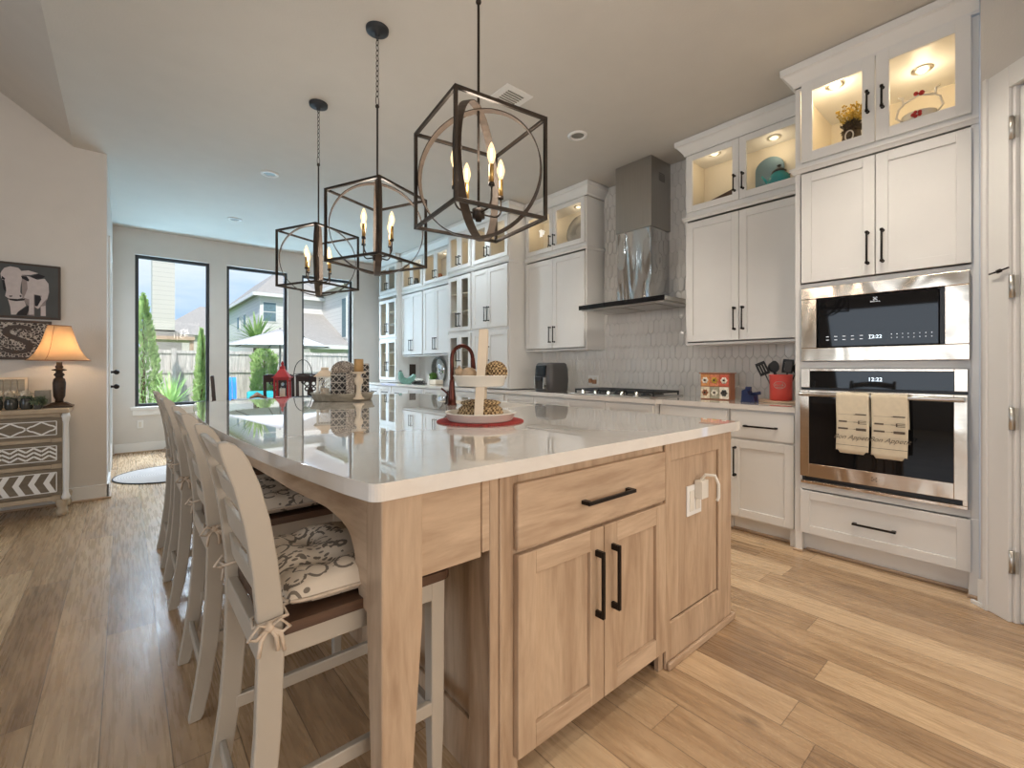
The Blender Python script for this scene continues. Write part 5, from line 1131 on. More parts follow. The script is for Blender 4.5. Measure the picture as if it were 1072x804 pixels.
MB().lathe([(.001, 0), (.038, 0), (.05, .06), (.045, .11), (.001, .105)], (px_, py_, pz_), 18, False).build('basket', M['brownleaf'], t)
rg = random.Random(4); m = MB()
for _ in range(190):
    a = rg.uniform(0, 6.28); l = rg.uniform(.08, .18); o_ = rg.uniform(.05, .62); b0 = Vector((px_, py_, pz_ + .10)); d = Vector((math.cos(a) * o_ * .7, math.sin(a) * o_, 1)).normalized(); e = b0 + d * l
    m.tube([b0, e], .0014, 3); m.ball(tuple(e), .0055, 5)
m.build('stems', M['yellow'], t); leaves((px_, py_, pz_ + .14), .055, 420, .014, 8, .9).build('moss', M['brownleaf'], t)
MB().tube([(px_ - .052, py_ + .02 * math.cos(a), pz_ + .075 + .03 * math.sin(a)) for a in (k * math.pi / 8 for k in range(16))], .004, 5, True).build('tag_ring', M['placecard'], t)
dx_, dy_, dz_ = 3.42, .47, 2.502
t = thing('serving_dish', (dx_, dy_, dz_), 'white serving dish with red flowers and curling handles, top right of the oven tower', 'dish')
MB().lathe([(.001, 0), (.045, 0), (.05, .03), (.062, .05), (.078, .10), (.072, .10), (.001, .05)], (dx_, dy_, dz_), 28, False).build('bowl', M['whitecer'], t)
for s_ in (-1, 1): MB().tube([(dx_, dy_ + s_ * .075, dz_ + .09), (dx_, dy_ + s_ * .10, dz_ + .12), (dx_, dy_ + s_ * .088, dz_ + .17), (dx_, dy_ + s_ * .068, dz_ + .185), (dx_, dy_ + s_ * .072, dz_ + .225), (dx_, dy_ + s_ * .09, dz_ + .235)], .0055).build('handle', M['whitecer'], t)
MB().tube([(dx_, dy_ - .068, dz_ + .19), (dx_, dy_, dz_ + .215), (dx_, dy_ + .068, dz_ + .19)], .006).build('bail', M['whitecer'], t)
m = MB()
for a in range(5): m.ball((dx_ - .072, dy_ + .016 * math.cos(a * 1.256), dz_ + .082 + .011 * math.sin(a * 1.256)), .010, 8)
m.ball((dx_ - .005, dy_ - .012, dz_ + .22), .014, 8).ball((dx_ - .005, dy_ + .012, dz_ + .225), .012, 8); m.build('red_flowers', M['red'], t)
onepiece('bread_board', MB().prism([(1.59, .03), (1.90, 0), (1.90, .03), (1.59, .105)], lambda a, b_, d: (3.72 + d, a, DK - .012 + b_), -.035, .06), M['seatwood'], 'brown wooden board lying in the glass compartment left of the teal pot', 'bread board', (3.72, 1.75, DK))
t = thing('tin_tray', (3.86, 1.42, 2.50), 'blue grey rounded tin tray leaning at the back behind the teal pot', 'tray')
MB().prism([(1.32, 0), (1.53, 0)] + [(1.425 + .105 * math.cos(R(a)), .25 + .09 * math.sin(R(a))) for a in range(0, 181, 15)], lambda a, b_, d: (3.90 + d - b_ * .0, a, 2.5 + b_), -.012, .0).build('tray', M['bluegrey'], t, bevel=.004)
t = thing('teal_teapot', (3.73, 1.30, 2.50), 'teal lidded pot in the upper cabinet just left of the oven tower', 'teapot')
MB().lathe([(.001, 0), (.055, 0), (.078, .05), (.072, .10), (.045, .135), (.001, .137)], (3.73, 1.30, 2.50), 28, False).build('body', M['teal'], t)
MB().lathe([(.046, .130), (.050, .142), (.022, .165), (.010, .172), (.016, .188), (.001, .198)], (3.73, 1.30, 2.50), 20, False).build('lid', M['blk'], t)
MB().tube([(3.73, 1.37, 2.56), (3.73, 1.40, 2.61), (3.73, 1.42, 2.64)], .009).build('spout', M['teal'], t); MB().tube([(3.73, 1.23, 2.60), (3.73, 1.195, 2.62), (3.73, 1.195, 2.57), (3.73, 1.225, 2.55)], .005).build('handle', M['blk'], t)
onepiece('small_trivet', MB().box(3.68, 3.74, 1.42, 1.49, 2.498, 2.503).tube([(3.69, 1.43, 2.51), (3.73, 1.455, 2.515), (3.69, 1.48, 2.51)], .005), M['tin'], 'small dark metal trivet left of the teal pot', 'trivet', (3.71, 1.45, 2.5))
t = thing('silver_platter', (3.84, 3.35, 2.50), 'round silver ribbed platter standing in the cabinet left of the hood', 'platter'); m = MB(); pc = (3.86, 3.37, 2.70)
m.lathe([(.001, 0), (.12, .002), (.175, .016), (.178, .020), (.12, .008), (.001, .006)], pc, 48, False, rot=Matrix.Rotation(R(-80), 3, 'Y')); m.build('plate', M['platter'], t)
m = MB()
for k in range(36): a = k * math.pi / 18; m.tube([(pc[0] - .012, pc[1] + .05 * math.cos(a), pc[2] + .05 * math.sin(a)), (pc[0] - .018, pc[1] + .16 * math.cos(a), pc[2] + .16 * math.sin(a))], .0022, 3)
m.build('ribs', M['tin'], t)
for k, (y, h_) in enumerate(((3.70, .12), (3.76, .09))):
    onepiece('metal_tree', MB().lathe([(.001, 0), (.035, 0), (.028, .02), (.002, h_), (.001, h_ + .001)], (3.75, y, 2.50), 14, False), M['jar'], ('taller', 'shorter')[k] + ' dark cone tree ornament in the cabinet left of the silver platter', 'ornament', (3.75, y, 2.5), 'cone tree ornaments')
for k, (x, y, w, h_, mt, lab) in enumerate(((3.78, 4.62, .12, .10, 'tin', 'grey tin in the top of the solid-door hutch'), (3.75, 5.25, .14, .16, 'wicker', 'woven basket in the top of the glass-door hutch'), (3.80, 5.84, .16, .2, 'flprint', 'flower-printed tin in the nearer sideboard cabinet top'), (3.8, 6.22, .10, .16, 'copper', 'copper canister in the nearer sideboard cabinet top'), (3.8, 6.62, .15, .13, 'terr', 'brown crock in the farther sideboard cabinet top'), (3.8, 6.98, .1, .2, 'jar', 'dark bottle jar in the farther sideboard cabinet top'), (3.75, 7.65, .1, .18, 'wicker', 'woven vase in the top of the far corner hutch'))):
    onepiece(['tin', 'basket', 'tin', 'canister', 'crock', 'jar', 'vase'][k], MB().lathe([(.001, 0), (w * .42, 0), (w * .5, h_ * .3), (w * .45, h_ * .75), (w * .3, h_ * .95), (w * .32, h_), (.001, h_)], (x, y, 2.50), 20, False), M[mt], lab, 'container', (x, y, 2.5))

# ------------------------------------------------------------------ chest of drawers with lamp and pictures
CX0, CX1, CY, CYB, CZ = -1.30, -.345, 5.06, 5.455, .838
t = thing('chest_of_drawers', (-.82, 5.26, 0), 'distressed cream chest with three patterned dark drawers, under the cow picture', 'chest of drawers')
m = MB().box(CX0, CX1 - .03, CY + .02, CYB, .13, CZ - .02).box(CX0, CX1 - .04, CY, CY + .02, .13, .165).box(CX0, CX1 - .04, CY, CY + .02, .79, CZ - .02)
for z in (.386, .592): m.box(CX0 + .05, CX1 - .09, CY, CY + .02, z, z + .030)
m.box(CX1 - .09, CX1 - .03, CY, CY + .02, .165, .79).box(CX0, CX0 + .05, CY, CY + .02, .165, .79); m.build('case', M['chest'], t, bevel=.003)
MB().box(CX0 - .02, CX1 + .012, CY - .03, CYB, CZ - .02, CZ + .014).build('top', M['chest'], t, bevel=.006)
MB().lathe([(.02, .13), (.028, .15), (.018, .18), (.016, .20), (.02, .45), (.016, .74), (.022, .76), (.027, .79), (.02, .815)], (CX1 - .008, CY + .005, 0), 18).build('corner_column', M['trim'], t)
for x, y in ((CX1 - .03, CY + .02), (CX0 + .05, CY + .02), (CX1 - .03, CYB - .04), (CX0 + .05, CYB - .04)): MB().lathe([(.022, 0), (.034, .02), (.036, .04), (.026, .06), (.034, .09), (.04, .12), (.03, .135)], (x, y, 0), 18).build('foot', M['chest'], t)
MB().prism([(CX1 - .09, .13), (CX1 - .03, .13), (CX1 - .03, .085), (CX1 - .05, .085), (CX1 - .07, .12)], FY(CY), -.02, .0).build('bracket', M['chest'], t)
F = FY(CY)
def strip(m, pts, w, F, d):      # flat band relief along a polyline
    for (a0, b0), (a1, b1) in zip(pts, pts[1:]):
        dx, dy = a1 - a0, b1 - b0; l = math.hypot(dx, dy); nx, ny = -dy / l * w / 2, dx / l * w / 2
        m.prism([(a0 + nx, b0 + ny), (a0 - nx, b0 - ny), (a1 - nx, b1 - ny), (a1 + nx, b1 + ny)], F, d, d + .0015)
XR, XL = -.405, -1.23
for k, (z0_, z1_) in enumerate(((.622, .784), (.420, .590), (.172, .382))):
    d = MB().fb(F, XL - .03, XR + .03, z0_, z1_, -.01, .008).build('drawer', M['chestd'], t, bevel=.003)
    m = MB(); a, b_ = z0_ + .028, z1_ - .028; h = b_ - a
    for q in (a, b_): strip(m, [(XL, q), (XR, q)], .006, F, .008)
    for q in (XL, XR): strip(m, [(q, a), (q, b_)], .006, F, .008)
    if k == 0:
        P = .165; x = XR
        while x - P > XL - .01:
            mid = (a + b_) / 2; m_ = [(x, mid), (x - P * .12, mid + h * .16), (x - P * .22, mid + h * .2), (x - P * .5, b_ - .004), (x - P * .78, mid + h * .2), (x - P * .88, mid + h * .16), (x - P, mid)]
            strip(m, m_, .011, F, .0085); strip(m, [(p_, 2 * mid - q_) for p_, q_ in m_], .011, F, .0085); x -= P
    elif k == 1:
        P = .083
        for r_ in range(3):
            zc = a + h * (.22 + .28 * r_); n = int((XR - XL) / P * 2); pts = [(XR - i * P / 2, zc + (.018 if i % 2 else -.012)) for i in range(n + 1)]; strip(m, pts, .013, F, .0085)
    else:
        P = .082; n = int((XR - XL) / P)
        for i in range(n):
            x = XR - .004 - i * P; mid = (a + b_) / 2; c_ = max(XL + .003, x - .07)
            m.prism([(x, b_ - .003), (x - .034, b_ - .003), (c_ - .0 if c_ > x - .07 else x - .07, mid), (x - .034, a + .003), (x, a + .003), (x - .036, mid)], F, .008, .0095)
    m.build('painted_pattern', M['trim'], d)
# lamp
lx, ly, lz = -.405, 5.25, CZ + .0145
t = thing('table_lamp', (lx, ly, lz), 'lit table lamp with a tan bell shade and dark turned base on the chest', 'lamp')
m = MB(); rbox(m, (lx, ly), .17, .17, lz, lz + .014, 0); rbox(m, (lx, ly), .15, .15, lz + .014, lz + .04, 0, .45); m.build('foot', M['lampwood'], t, bevel=.003)
MB().lathe([(.028, .038), (.024, .06), (.036, .09), (.040, .20), (.034, .232), (.024, .24), (.022, .25), (.034, .262), (.03, .274), (.02, .285), (.022, .295), (.045, .302), (.045, .308), (.02, .316), (.026, .33), (.018, .345), (.018, .37)], (lx, ly, lz), 20).build('turned_column', M['lampwood'], t)
prof = [(.192, .384), (.172, .400), (.146, .435), (.122, .485), (.103, .54), (.087, .60), (.070, .662)]
MB().lathe(prof, (lx, ly, lz), 48, False).build('lamp_shade', M['shade'], t)
m = MB().tube([(lx + .071 * math.cos(a), ly + .071 * math.sin(a), lz + .664) for a in (k * math.pi / 16 for k in range(32))], .004, 6, True); m.tube([(lx + .193 * math.cos(a), ly + .193 * math.sin(a), lz + .383) for a in (k * math.pi / 24 for k in range(48))], .0025, 5, True)
for a in (-110, 10, 130): m.tube([(lx + (r_ + .001) * math.cos(R(a)), ly + (r_ + .001) * math.sin(R(a)), lz + z) for r_, z in prof], .002, 4)
m.build('shade_trim', M['terr'], t)
MB().ball((lx, ly, lz + .50), .032, 12, 1.2).build('bulb', M['bulb'], t)
light('lamp_glow', 'POINT', (lx, ly, lz + .49), 11, (1, .64, .34), size=.035)
# mason jar planters, plant, frame, tin
for k, (x, lab) in enumerate(((-.74, 'leftmost of the three smoky jars with white flowers on the chest'), (-.66, 'middle one of the three smoky jars with white flowers on the chest'), (-.58, 'smoky jar with white flowers nearest the lamp'))):
    t = thing('flower_jar', (x, 5.16, lz), lab, 'jar', 'smoky jars with white flowers')
    MB().lathe([(.001, 0), (.03, 0), (.038, .015), (.038, .06), (.032, .074), (.033, .085), (.001, .085)], (x, 5.16, lz), 20, False).build('jar', M['jar'], t)
    leaves((x, 5.15, lz + .122), .038, 170, .016, 20 + k, .6).build('flowers', M['flower'], t); leaves((x, 5.16, lz + .09), .036, 60, .013, 30 + k, .4).build('leaves', M['sedum'], t)
t = thing('succulent_planter', (-.475, 5.15, lz), 'low planter of grey green succulents beside the lamp base', 'planter')
MB().box(-.535, -.495, 5.11, 5.17, lz, lz + .045).build('box', M['jar'], t, bevel=.006); leaves((-.512, 5.14, lz + .06), .045, 260, .02, 41, .8).build('succulents', M['sedum'], t)
onepiece('tin_bucket', MB().box(-.55, -.46, 5.28, 5.36, lz, lz + .14), M['tin'], 'grey metal box standing behind the succulents on the chest', 'tin box', (-.5, 5.32, lz), bevel=.004)
t = thing('beadboard_frame', (-.85, 5.42, lz), 'grey beadboard panel in a pale frame leaning on the wall behind the jars', 'panel')
m = MB().box(-1.06, -.60, 5.41, 5.425, lz, lz + .245); m.build('frame', M['creamwood'], t, bevel=.003)
m = MB()
for k in range(11): m.box(-1.04 + k * .0385, -1.04 + k * .0385 + .036, 5.405, 5.41, lz + .02, lz + .228)
m.build('beadboard', M['greywood'], t, bevel=.002, seg=1)
# cow picture
t = thing('cow_picture', (-.8, 5.47, 1.8), 'canvas of a pale cow on slate grey, hung over the chest', 'picture')
YP = 5.47; F = FY(YP)
MB().fb(F, -1.16, -.414, 1.582, 2.038, -.026, .0).build('canvas_frame', M['frame'], t, bevel=.003); MB().fb(F, -1.14, -.43, 1.60, 2.02, .0, .002).build('canvas', M['art_bg'], t)
def cow(px, py):
    u, v = px / 10.72, 265 + py / 10.72; yaw = R(40.406); Fw = (math.sin(yaw), math.cos(yaw)); Rt = (math.cos(yaw), -math.sin(yaw))
    dx, dy = Fw[0] * 477 + Rt[0] * (u - 536), Fw[1] * 477 + Rt[1] * (u - 536); k = YP / dy; return (dx * k, 1.175 + (385 - v) * k)
def poly(name, mat, shapes, d):
    m = MB()
    for s_ in shapes: m.prism([cow(*q) for q in s_], F, .002, d)
    m.build(name, M[mat], t)
poly('painted_body', 'art_m', [[(240, 245), (330, 262), (420, 300), (500, 290), (545, 345), (552, 440), (535, 515), (515, 545), (515, 710), (455, 705), (455, 610), (420, 630), (388, 605), (388, 705), (305, 695), (330, 600), (290, 570), (250, 500)]], .0028)
poly('painted_highlight', 'art_w', [[(300, 255), (420, 300), (500, 288), (545, 345), (550, 440), (530, 510), (480, 560), (430, 625), (395, 605), (440, 560), (470, 480), (380, 460), (380, 690), (325, 690), (330, 520), (270, 500), (310, 400)], [(460, 600), (512, 590), (514, 706), (460, 704)]], .0033)
poly('painted_head', 'art_w', [[(20, 200), (50, 165), (115, 148), (205, 165), (245, 205), (245, 300), (232, 370), (228, 440), (252, 475), (250, 505), (200, 515), (95, 508), (58, 480), (72, 420), (52, 330), (15, 280), (5, 230)], [(90, 520), (270, 530), (295, 590), (200, 660), (180, 690), (125, 690), (115, 600)], [(240, 200), (320, 195), (430, 228), (340, 246), (245, 244)]], .0038)
poly('painted_shadow', 'art_k', [[(235, 255), (300, 262), (330, 300), (318, 320), (280, 300), (250, 285)], [(345, 262), (430, 235), (510, 262), (470, 285), (400, 290)], [(100, 478), (140, 476), (135, 490), (108, 490)], [(222, 470), (246, 478), (238, 496), (222, 488)], [(95, 510), (200, 518), (285, 512), (270, 532), (180, 540), (110, 528)], [(25, 300), (50, 300), (70, 400), (60, 430), (40, 400)], [(388, 470), (450, 480), (465, 520), (420, 600), (392, 590)], [(205, 660), (320, 590), (325, 640), (300, 700), (190, 695)], [(20, 255), (60, 285), (50, 300), (20, 290)]], .0044)
# S sign
t = thing('monogram_sign', (-.8, 5.47, 1.4), 'dark monogram letter S over a filigree panel, hung under the cow picture', 'sign'); F = FY(5.472)
MB().fb(F, -1.18, -.468, 1.242, 1.262, -.02, .004).fb(F, -1.18, -.468, 1.546, 1.566, -.02, .004).fb(F, -1.18, -1.16, 1.262, 1.546, -.02, .004).fb(F, -.488, -.468, 1.262, 1.546, -.02, .004).build('frame', M['frame'], t, bevel=.002)
MB().fb(F, -1.16, -.488, 1.262, 1.546, -.02, -.004).build('filigree', M['fili'], t)
o = text('S', (-.665, 5.474, 1.293), .34, M['frame'], t, face='Y', ext=.003); o.scale = (1.35, 1, 1)

# ------------------------------------------------------------------ breakfast nook
rp = (.42, 6.32, .002)
m = MB().lathe([(.001, 0), (.50, 0), (.52, .004), (.50, .010), (.001, .010)], rp, 56, False, 1, .95); t = thing('oval_rug', (rp[0], rp[1], 0), 'oval pale braided rug with a dark edge on the nook floor', 'rug'); m.build('braided_top', M['rug'], t)
MB().tube([(rp[0] + .515 * math.cos(a), rp[1] + .515 * .95 * math.sin(a), .008) for a in (k * math.pi / 32 for k in range(64))], .006, 6, True).build('dark_edge', M['art_k'], t)
t = thing('dining_table', (1.72, 6.55, 0), 'dark wood dining table in the nook in front of the windows', 'table')
MB().box(1.08, 2.55, 6.1, 7.02, .725, .76).build('table_top', M['darkwood'], t, bevel=.006)
MB().box(1.16, 2.47, 6.18, 6.2, .64, .725).box(1.16, 2.47, 6.92, 6.94, .64, .725).box(1.16, 1.18, 6.2, 6.92, .64, .725).box(2.45, 2.47, 6.2, 6.92, .64, .725).build('apron', M['darkwood'], t)
for x in (1.18, 2.45):
    for y in (6.2, 6.92): MB().lathe([(.025, 0), (.035, .05), (.03, .3), (.042, .55), (.04, .725)], (x, y, 0), 12).build('leg', M['darkwood'], t)
def dchair(loc, rot, lab):
    t = thing('dining_chair', loc, lab, 'chair', 'dark dining chairs in the nook'); t0 = WL[t]; WL[t] = (0, 0, 0)
    MB().box(-.21, .21, -.21, .21, .44, .475).build('seat', M['darkwood'], t, bevel=.008)
    for x in (-.19, .19):
        MB().box(x - .018, x + .018, -.20, -.164, 0, .44).build('front_leg', M['darkwood'], t, bevel=.003)
        MB().prism([(.17, 0), (.205, 0), (.215, .45), (.255, 1.07), (.225, 1.07), (.18, .45)], lambda a, b_, d: (d, a, b_), x - .018, x + .018).build('back_post', M['darkwood'], t, bevel=.003)
    MB().box(-.172, .172, .226, .250, .965, 1.08).build('top_rail', M['darkwood'], t, bevel=.004)
    m = MB()      # pierced scroll splat
    for s_ in (-1, 1):
        for cx_, cz_, r_ in ((.05, .93, .035), (.10, .955, .024), (.05, .85, .028)): m.tube([(s_ * cx_ + r_ * math.cos(a), .236, cz_ + r_ * math.sin(a)) for a in (k * math.pi / 8 for k in range(16))], .011, 6, True)
    m.box(-.045, .045, .228, .242, .50, .84).box(-.02, .02, .228, .242, .84, .99); m.build('scroll_splat', M['darkwood'], t)
    MB().box(-.172, .172, .205, .222, .60, .64).build('lower_rail', M['darkwood'], t)
    WL[t] = t0; t.rotation_euler.z = rot; return t
dc = dchair((1.75, 7.16, 0), 0, 'dark dining chair at the window side of the table, behind the red lantern')
dup(dc, (2.20, 7.18, 0), 'dark dining chair at the window side of the table, behind the wire stand', 0); dup(dc, (1.06, 6.6, 0), 'dark dining chair at the left head of the table, seen from its side', R(82))
t = thing('red_lantern', (1.61, 6.62, .76), 'red metal candle lantern with a pointed roof on the dining table', 'lantern'); lp = (1.61, 6.62); q0 = .7605; a_ = R(-25)
m = MB(); rbox(m, lp, .19, .19, q0, q0 + .03, a_); rbox(m, lp, .18, .18, q0 + .25, q0 + .28, a_); ca, sa = math.cos(a_), math.sin(a_)
for a, b_ in ((-.08, -.08), (.08, -.08), (.08, .08), (-.08, .08)): rbox(m, (lp[0] + a * ca - b_ * sa, lp[1] + a * sa + b_ * ca), .022, .022, q0 + .03, q0 + .25, a_)
m.build('frame', M['red'], t, bevel=.002, seg=1)
m = MB(); rbox(m, lp, .22, .22, q0 + .28, q0 + .292, a_); rbox(m, lp, .19, .19, q0 + .292, q0 + .40, a_, .7); rbox(m, lp, .06, .06, q0 + .40, q0 + .43, a_); m.lathe([(.03, .43), (.012, .45), (.02, .47), (.006, .50), (.001, .505)], (lp[0], lp[1], q0), 12, False); m.build('roof', M['red'], t)
m = MB(); rbox(m, lp, .15, .15, q0 + .03, q0 + .25, a_); m.build('pane', M['glass'], t); MB().lathe([(.035, .031), (.035, .14), (.001, .141)], (lp[0], lp[1], q0), 16, False).build('candle', M['creamwood'], t)
t = thing('wire_stand', (1.94, 6.87, .76), 'wire stand with an arched handle on the dining table right of the red lantern', 'wire stand'); wp = (1.94, 6.87)
m = MB().tube([(wp[0] + .13 * math.cos(a), wp[1] + .10 * math.sin(a), 1.06) for a in (k * math.pi / 12 for k in range(24))], .006, 6, True).tube([(wp[0] + .13 * math.cos(a), wp[1] + .10 * math.sin(a), 1.09) for a in (k * math.pi / 12 for k in range(24))], .004, 6, True)
m.tube([(wp[0] + .12 * math.cos(a), wp[1], 1.08 + .21 * math.sin(a)) for a in (k * math.pi / 14 for k in range(15))], .006, 6); m.lathe([(.001, 1.058), (.12, 1.058), (.12, 1.062), (.001, 1.062)], (wp[0], wp[1], 0), 24, False, 1, .78)
m.tube([(wp[0] + .09, wp[1], .765), (wp[0] + .09, wp[1], 1.06)], .005).tube([(wp[0] - .09, wp[1], .765), (wp[0] - .09, wp[1], 1.06)], .005).tube([(wp[0] + .11 * math.cos(a), wp[1] + .09 * math.sin(a), .766) for a in (k * math.pi / 12 for k in range(24))], .005, 6, True); m.build('wire_frame', M['jar'], t)
m = MB()
for k in range(5): m.tube([(1.20 + k * .015, 6.50 + .05 * k, .79 + .01 * (k % 2)), (1.30, 6.54 + .02 * k, .82 + .012 * (k % 3)), (1.42 - k * .01, 6.62 - .02 * k, .785)], .02, 7, rs=[.008, .024, .010])
onepiece('driftwood_piece', m, M['terr'], 'bleached driftwood centrepiece lying on the left half of the dining table', 'driftwood', (1.3, 6.56, .765))

# ------------------------------------------------------------------ outside
struct('ground', MB().box(-14, 30, 8.5, 60, -.35, -.14), M['lawn']); struct('patio_floor', MB().box(-6, 8, 8.46, 11.6, -.14, -.10), M['grill'])
fn = thing('garden_fence', (2.5, 13.5, -.14), 'weathered board fence across the garden behind the nook windows', 'fence')
rg = random.Random(2); m = MB(); x = -3.5
while x < 9: w = .14; m.box(x, x + w - .006, 13.5 + rg.uniform(0, .008), 13.525, -.12, 1.60 + rg.uniform(-.01, .01)); x += w
b1 = m.build('fence_boards', M['fence'], fn); b1['kind'] = 'stuff'
for z in (.35, 1.05, 1.52): MB().box(-3.5, 9, 13.46, 13.5, z, z + .07).build('rail', M['fence'], fn)
for x in (-1.7, .85, 3.3, 5.7): MB().box(x, x + .1, 13.42, 13.5, -.14, 1.64).build('post', M['fence'], fn)
def cypress(x, y, h, r, lab, nm='cypress_tree', gr=None, cyl=False):
    t = thing(nm, (x, y, -.14), lab, 'tree' if nm == 'cypress_tree' else 'shrub', gr); rg = random.Random(int(x * 100)); m = MB()
    for _ in range(3400):
        z = rg.random(); rr = r * ((1 - z) ** .7 if not cyl else (1 if z < .85 else (1 - z) / .15)) * (.55 + .5 * rg.random()); a = rg.uniform(0, 6.283); p = Vector((x + rr * math.cos(a), y + rr * math.sin(a), -.1 + z * h))
        s_ = rg.uniform(.03, .075); up = Vector((math.cos(a) * .5 + rg.gauss(0, .3), math.sin(a) * .5 + rg.gauss(0, .3), 1)).normalized(); sd = up.cross(Vector((math.cos(a + 1), math.sin(a + 1), 0))).normalized()
        m.add([p - up * s_, p - sd * s_ * .3, p + up * s_, p + sd * s_ * .3], [(0, 1, 2, 3)])
    m.build('foliage', M['cyp'], t); MB().tube([(x, y, -.14), (x, y, h * .8)], .04, 8, rs=[.05, .01]).build('trunk', M['brownleaf'], t)
cypress(.30, 12, 2.78, .42, 'tall pointed bright green cypress seen through the left window')
cypress(1.33, 12.4, 2.15, .2, 'slim green cypress at the right edge of the left window')
cypress(2.72, 12.95, 1.85, .30, 'bushy green climbing shrub on the fence in the middle window', 'garden_shrub', None, True)
def blades(name, c, n, L_, w, lab, cat, mat, droop=.5, trunk=0):
    t = thing(name, (c[0], c[1], -.14), lab, cat); rg = random.Random(n); m = MB(); cz_ = c[2]
    for i in range(n):
        a = i * 2.399; el = rg.uniform(.25, 1.35); l = L_ * rg.uniform(.8, 1.1); d = Vector((math.cos(a) * math.cos(el), math.sin(a) * math.cos(el), math.sin(el))); s_ = Vector((-math.sin(a), math.cos(a), 0)); vs = []
        for k in range(5):
            q = k / 4; p = Vector((c[0], c[1], cz_)) + d * l * q + Vector((0, 0, -droop * l * q * q * math.cos(el))); ww = w * (1 - q) * (1 if k else .6) + .001; vs += [p - s_ * ww, p + s_ * ww]
        m.add(vs, [(2 * k, 2 * k + 1, 2 * k + 3, 2 * k + 2) for k in range(4)])
    m.build('leaves', M['cyp'], t)
    MB().lathe([(.12, 0), (.09, max(.05, c[2] + .14)), (.001, max(.05, c[2] + .14) + .01)], (c[0], c[1], -.14), 10, False).build('trunk', M['brownleaf'], t)
blades('yucca_plant', (.66, 10.6, .42), 70, .78, .03, 'spiky yucca in the garden below the left window', 'plant', 'cyp', .25)
blades('palm_tree', (3.15, 16, 1.98), 70, 1.15, .06, 'fan palm top showing above the fence behind the patio umbrella', 'palm tree', 'cyp', .35)
t = thing('patio_umbrella', (2.70, 11.3, -.10), 'large white patio umbrella seen through the middle window', 'umbrella')
m = MB(); n = 8; vs = [(2.70, 11.3, 2.06)] + [(2.70 + 1.12 * math.cos(2 * math.pi * i / n), 11.3 + 1.12 * math.sin(2 * math.pi * i / n), 1.66) for i in range(n)]; m.add(vs, [(0, 1 + i, 1 + (i + 1) % n) for i in range(n)]); o = m.build('canopy', M['umb'], t); s_ = o.modifiers.new('thickness', 'SOLIDIFY'); s_.thickness = .012
MB().tube([(2.70, 11.3, -.10), (2.70, 11.3, 2.08)], .022).build('pole', M['tin'], t); MB().lathe([(.25, 0), (.25, .05), (.05, .08)], (2.70, 11.3, -.10), 20).build('base', M['tin'], t)
m = MB()
for i in range(n): m.tube([(2.70, 11.3, 2.03), (2.70 + 1.07 * math.cos(2 * math.pi * i / n), 11.3 + 1.07 * math.sin(2 * math.pi * i / n), 1.655)], .009, 5)
m.build('ribs', M['jar'], t)
t = thing('patio_chair', (1.60, 10.5, -.10), 'bright blue plastic slatted chair on the patio', 'chair')
MB().box(1.36, 1.76, 10.3, 10.7, .28, .31).build('seat', M['blueplastic'], t, bevel=.01)
m = MB()
for k in range(5): m.prism([(10.68, .28), (10.70, .28), (10.82, .98), (10.80, .98)], lambda a, b_, d: (d, a, b_), 1.37 + k * .078, 1.37 + k * .078 + .066)
m.build('back', M['blueplastic'], t)
for x in (1.38, 1.72):
    for y in (10.32, 10.66): MB().box(x, x + .04, y, y + .04, -.10, .28).build('leg', M['blueplastic'], t)
t = thing('patio_sofa', (2.3, 10.7, -.10), 'patio bench with aqua cushions seen low in the middle window', 'bench')
MB().box(1.95, 2.75, 10.5, 11.0, -.10, .32).build('seat', M['tin'], t, bevel=.02); MB().box(1.97, 2.73, 10.9, 11.0, .32, .68).build('back_cushion', M['aqua'], t, bevel=.04)
# house with the chimney, left window
t = thing('neighbour_house', (3, 26, -.14), 'neighbouring low house with a grey shingle roof seen in the left window', 'house')
MB().box(1.2, 3.5, 26, 33, -.14, 2.75).build('wall', M['siding'], t)
MB().add([(.9, 25.7, 2.7), (3.7, 25.7, 2.7), (3.7, 33.3, 2.7), (.9, 33.3, 2.7), (3.0, 28.5, 4.35), (3.3, 28.5, 4.35)], [(3, 2, 1, 0), (0, 1, 5, 4), (1, 2, 5), (2, 3, 4, 5), (3, 0, 4)]).build('roof', M['roof'], t)
t = thing('siding_chimney', (1.05, 20.4, -.14), 'tall beige siding chimney rising in the left window', 'chimney')
MB().box(.74, 1.37, 20, 20.9, 2.45, 7.2).build('shaft', M['siding'], t)
MB().prism([(.50, 2.3), (1.62, 2.3), (1.37, 2.5), (.74, 2.5)], FY(20), -.9, 0).box(.55, 1.57, 20, 21, -.14, 2.3).build('shoulder', M['roof'], t)
t = thing('patio_roof', (1.1, 17, -.14), 'low tan patio roof edge between the fence and the chimney', 'patio cover')
MB().box(.3, 1.62, 16.6, 18.4, 2.0, 2.10).build('roof_edge', M['maple_x'], t); MB().box(.3, 1.62, 16.9, 18.4, 2.1, 2.16).build('shingles', M['roof'], t)
for x in (.34, 1.5): MB().box(x, x + .1, 16.7, 16.8, -.14, 2.0).build('post', M['maple_z'], t)
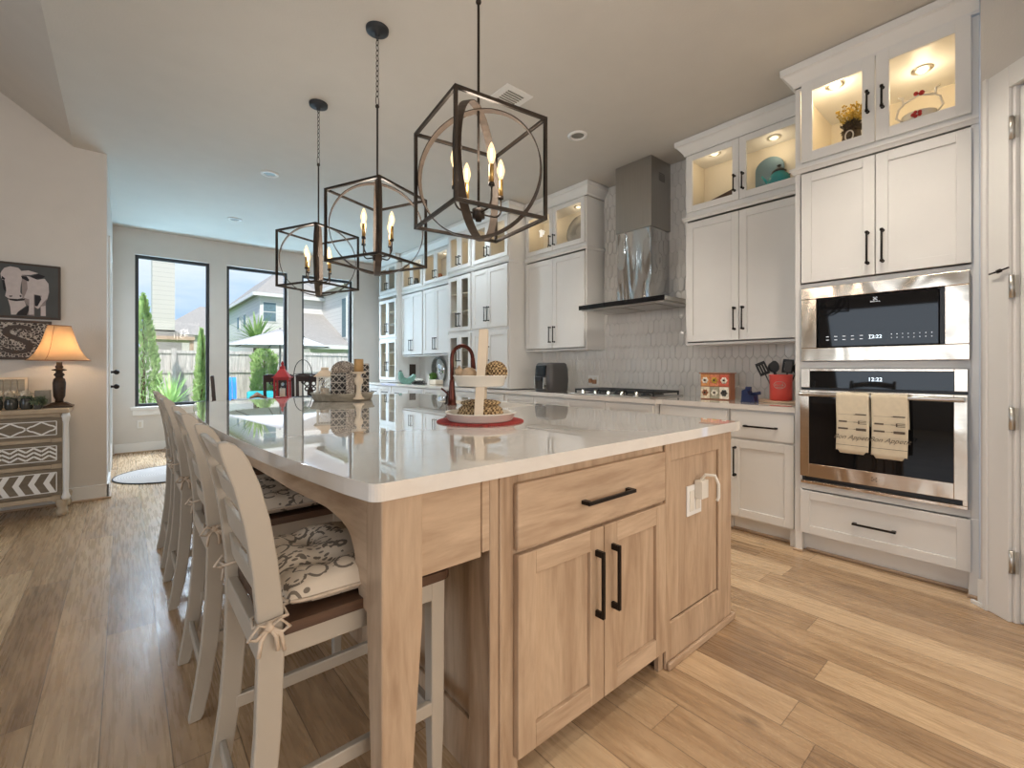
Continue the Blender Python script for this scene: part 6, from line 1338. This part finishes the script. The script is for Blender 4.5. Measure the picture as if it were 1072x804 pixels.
# two storey house, middle and right windows
t = thing('neighbour_house', (8, 28, -.14), 'white two-storey neighbouring house filling the middle and right windows', 'house')
MB().box(5.67, 9.0, 28, 40, -.14, 5.25).box(9.0, 13.5, 23.9, 40, -.14, 5.6).build('wall', M['sidingw'], t)
MB().add([(5.3, 27.6, 5.2), (9.3, 27.6, 5.2), (9.3, 40.4, 5.2), (5.3, 40.4, 5.2), (7.3, 30, 7.2), (7.3, 38, 7.2)], [(3, 2, 1, 0), (0, 1, 4), (1, 2, 5, 4), (2, 3, 5), (3, 0, 4, 5)]).build('roof', M['roof'], t)
MB().add([(8.6, 23.5, 5.6), (13.9, 23.5, 5.6), (13.9, 40.4, 5.6), (8.6, 40.4, 5.6), (11.2, 26.5, 8.2), (11.2, 38, 8.2)], [(3, 2, 1, 0), (0, 1, 4), (1, 2, 5, 4), (2, 3, 5), (3, 0, 4, 5)]).build('roof', M['roof'], t)
MB().add([(7.0, 23.5, 2.30), (9.0, 23.5, 2.30), (9.0, 28, 4.35), (7.0, 28, 4.35), (7.0, 23.5, 2.15), (9.0, 23.5, 2.15), (9.0, 28, 4.2), (7.0, 28, 4.2)], [(0, 1, 2, 3), (7, 6, 5, 4), (0, 4, 5, 1), (1, 5, 6, 2), (3, 2, 6, 7), (0, 3, 7, 4)]).build('lean_to_roof', M['roof'], t)
MB().box(7.1, 9.0, 24, 28, -.14, 2.2).build('ground_floor_wall', M['siding'], t)
MB().box(5.28, 9.3, 27.55, 27.62, 5.08, 5.26).box(5.25, 5.32, 27.6, 40, 5.08, 5.26).box(8.55, 8.62, 23.5, 40, 5.46, 5.64).box(7.0, 9.0, 23.46, 23.52, 2.12, 2.32).build('fascia', M['trim'], t)
def hwin(y, x0, x1, z0, z1):
    w = MB().box(x0 - .07, x1 + .07, y - .04, y, z0 - .07, z1 + .07).build('window', M['trim'], t); MB().box(x0, x1, y - .05, y - .04, z0, z1).build('pane', M['bluegrey'], w)
    MB().box(x0, x1, y - .058, y - .05, (z0 + z1) / 2 - .02, (z0 + z1) / 2 + .02).build('sash', M['trim'], w)
hwin(28, 5.84, 6.46, 3.76, 4.78)
w = MB().box(8.955, 9.0, 24.05, 24.75, 2.75, 4.95).build('window', M['trim'], t); MB().box(8.945, 8.956, 24.12, 24.68, 2.82, 4.88).build('pane', M['bluegrey'], w)
for y in (31.5, 33.6): w = MB().box(5.63, 5.67, y, y + .8, 3.6, 4.5).build('window', M['trim'], t); MB().box(5.62, 5.631, y + .08, y + .72, 3.68, 4.42).build('pane', M['bluegrey'], w)
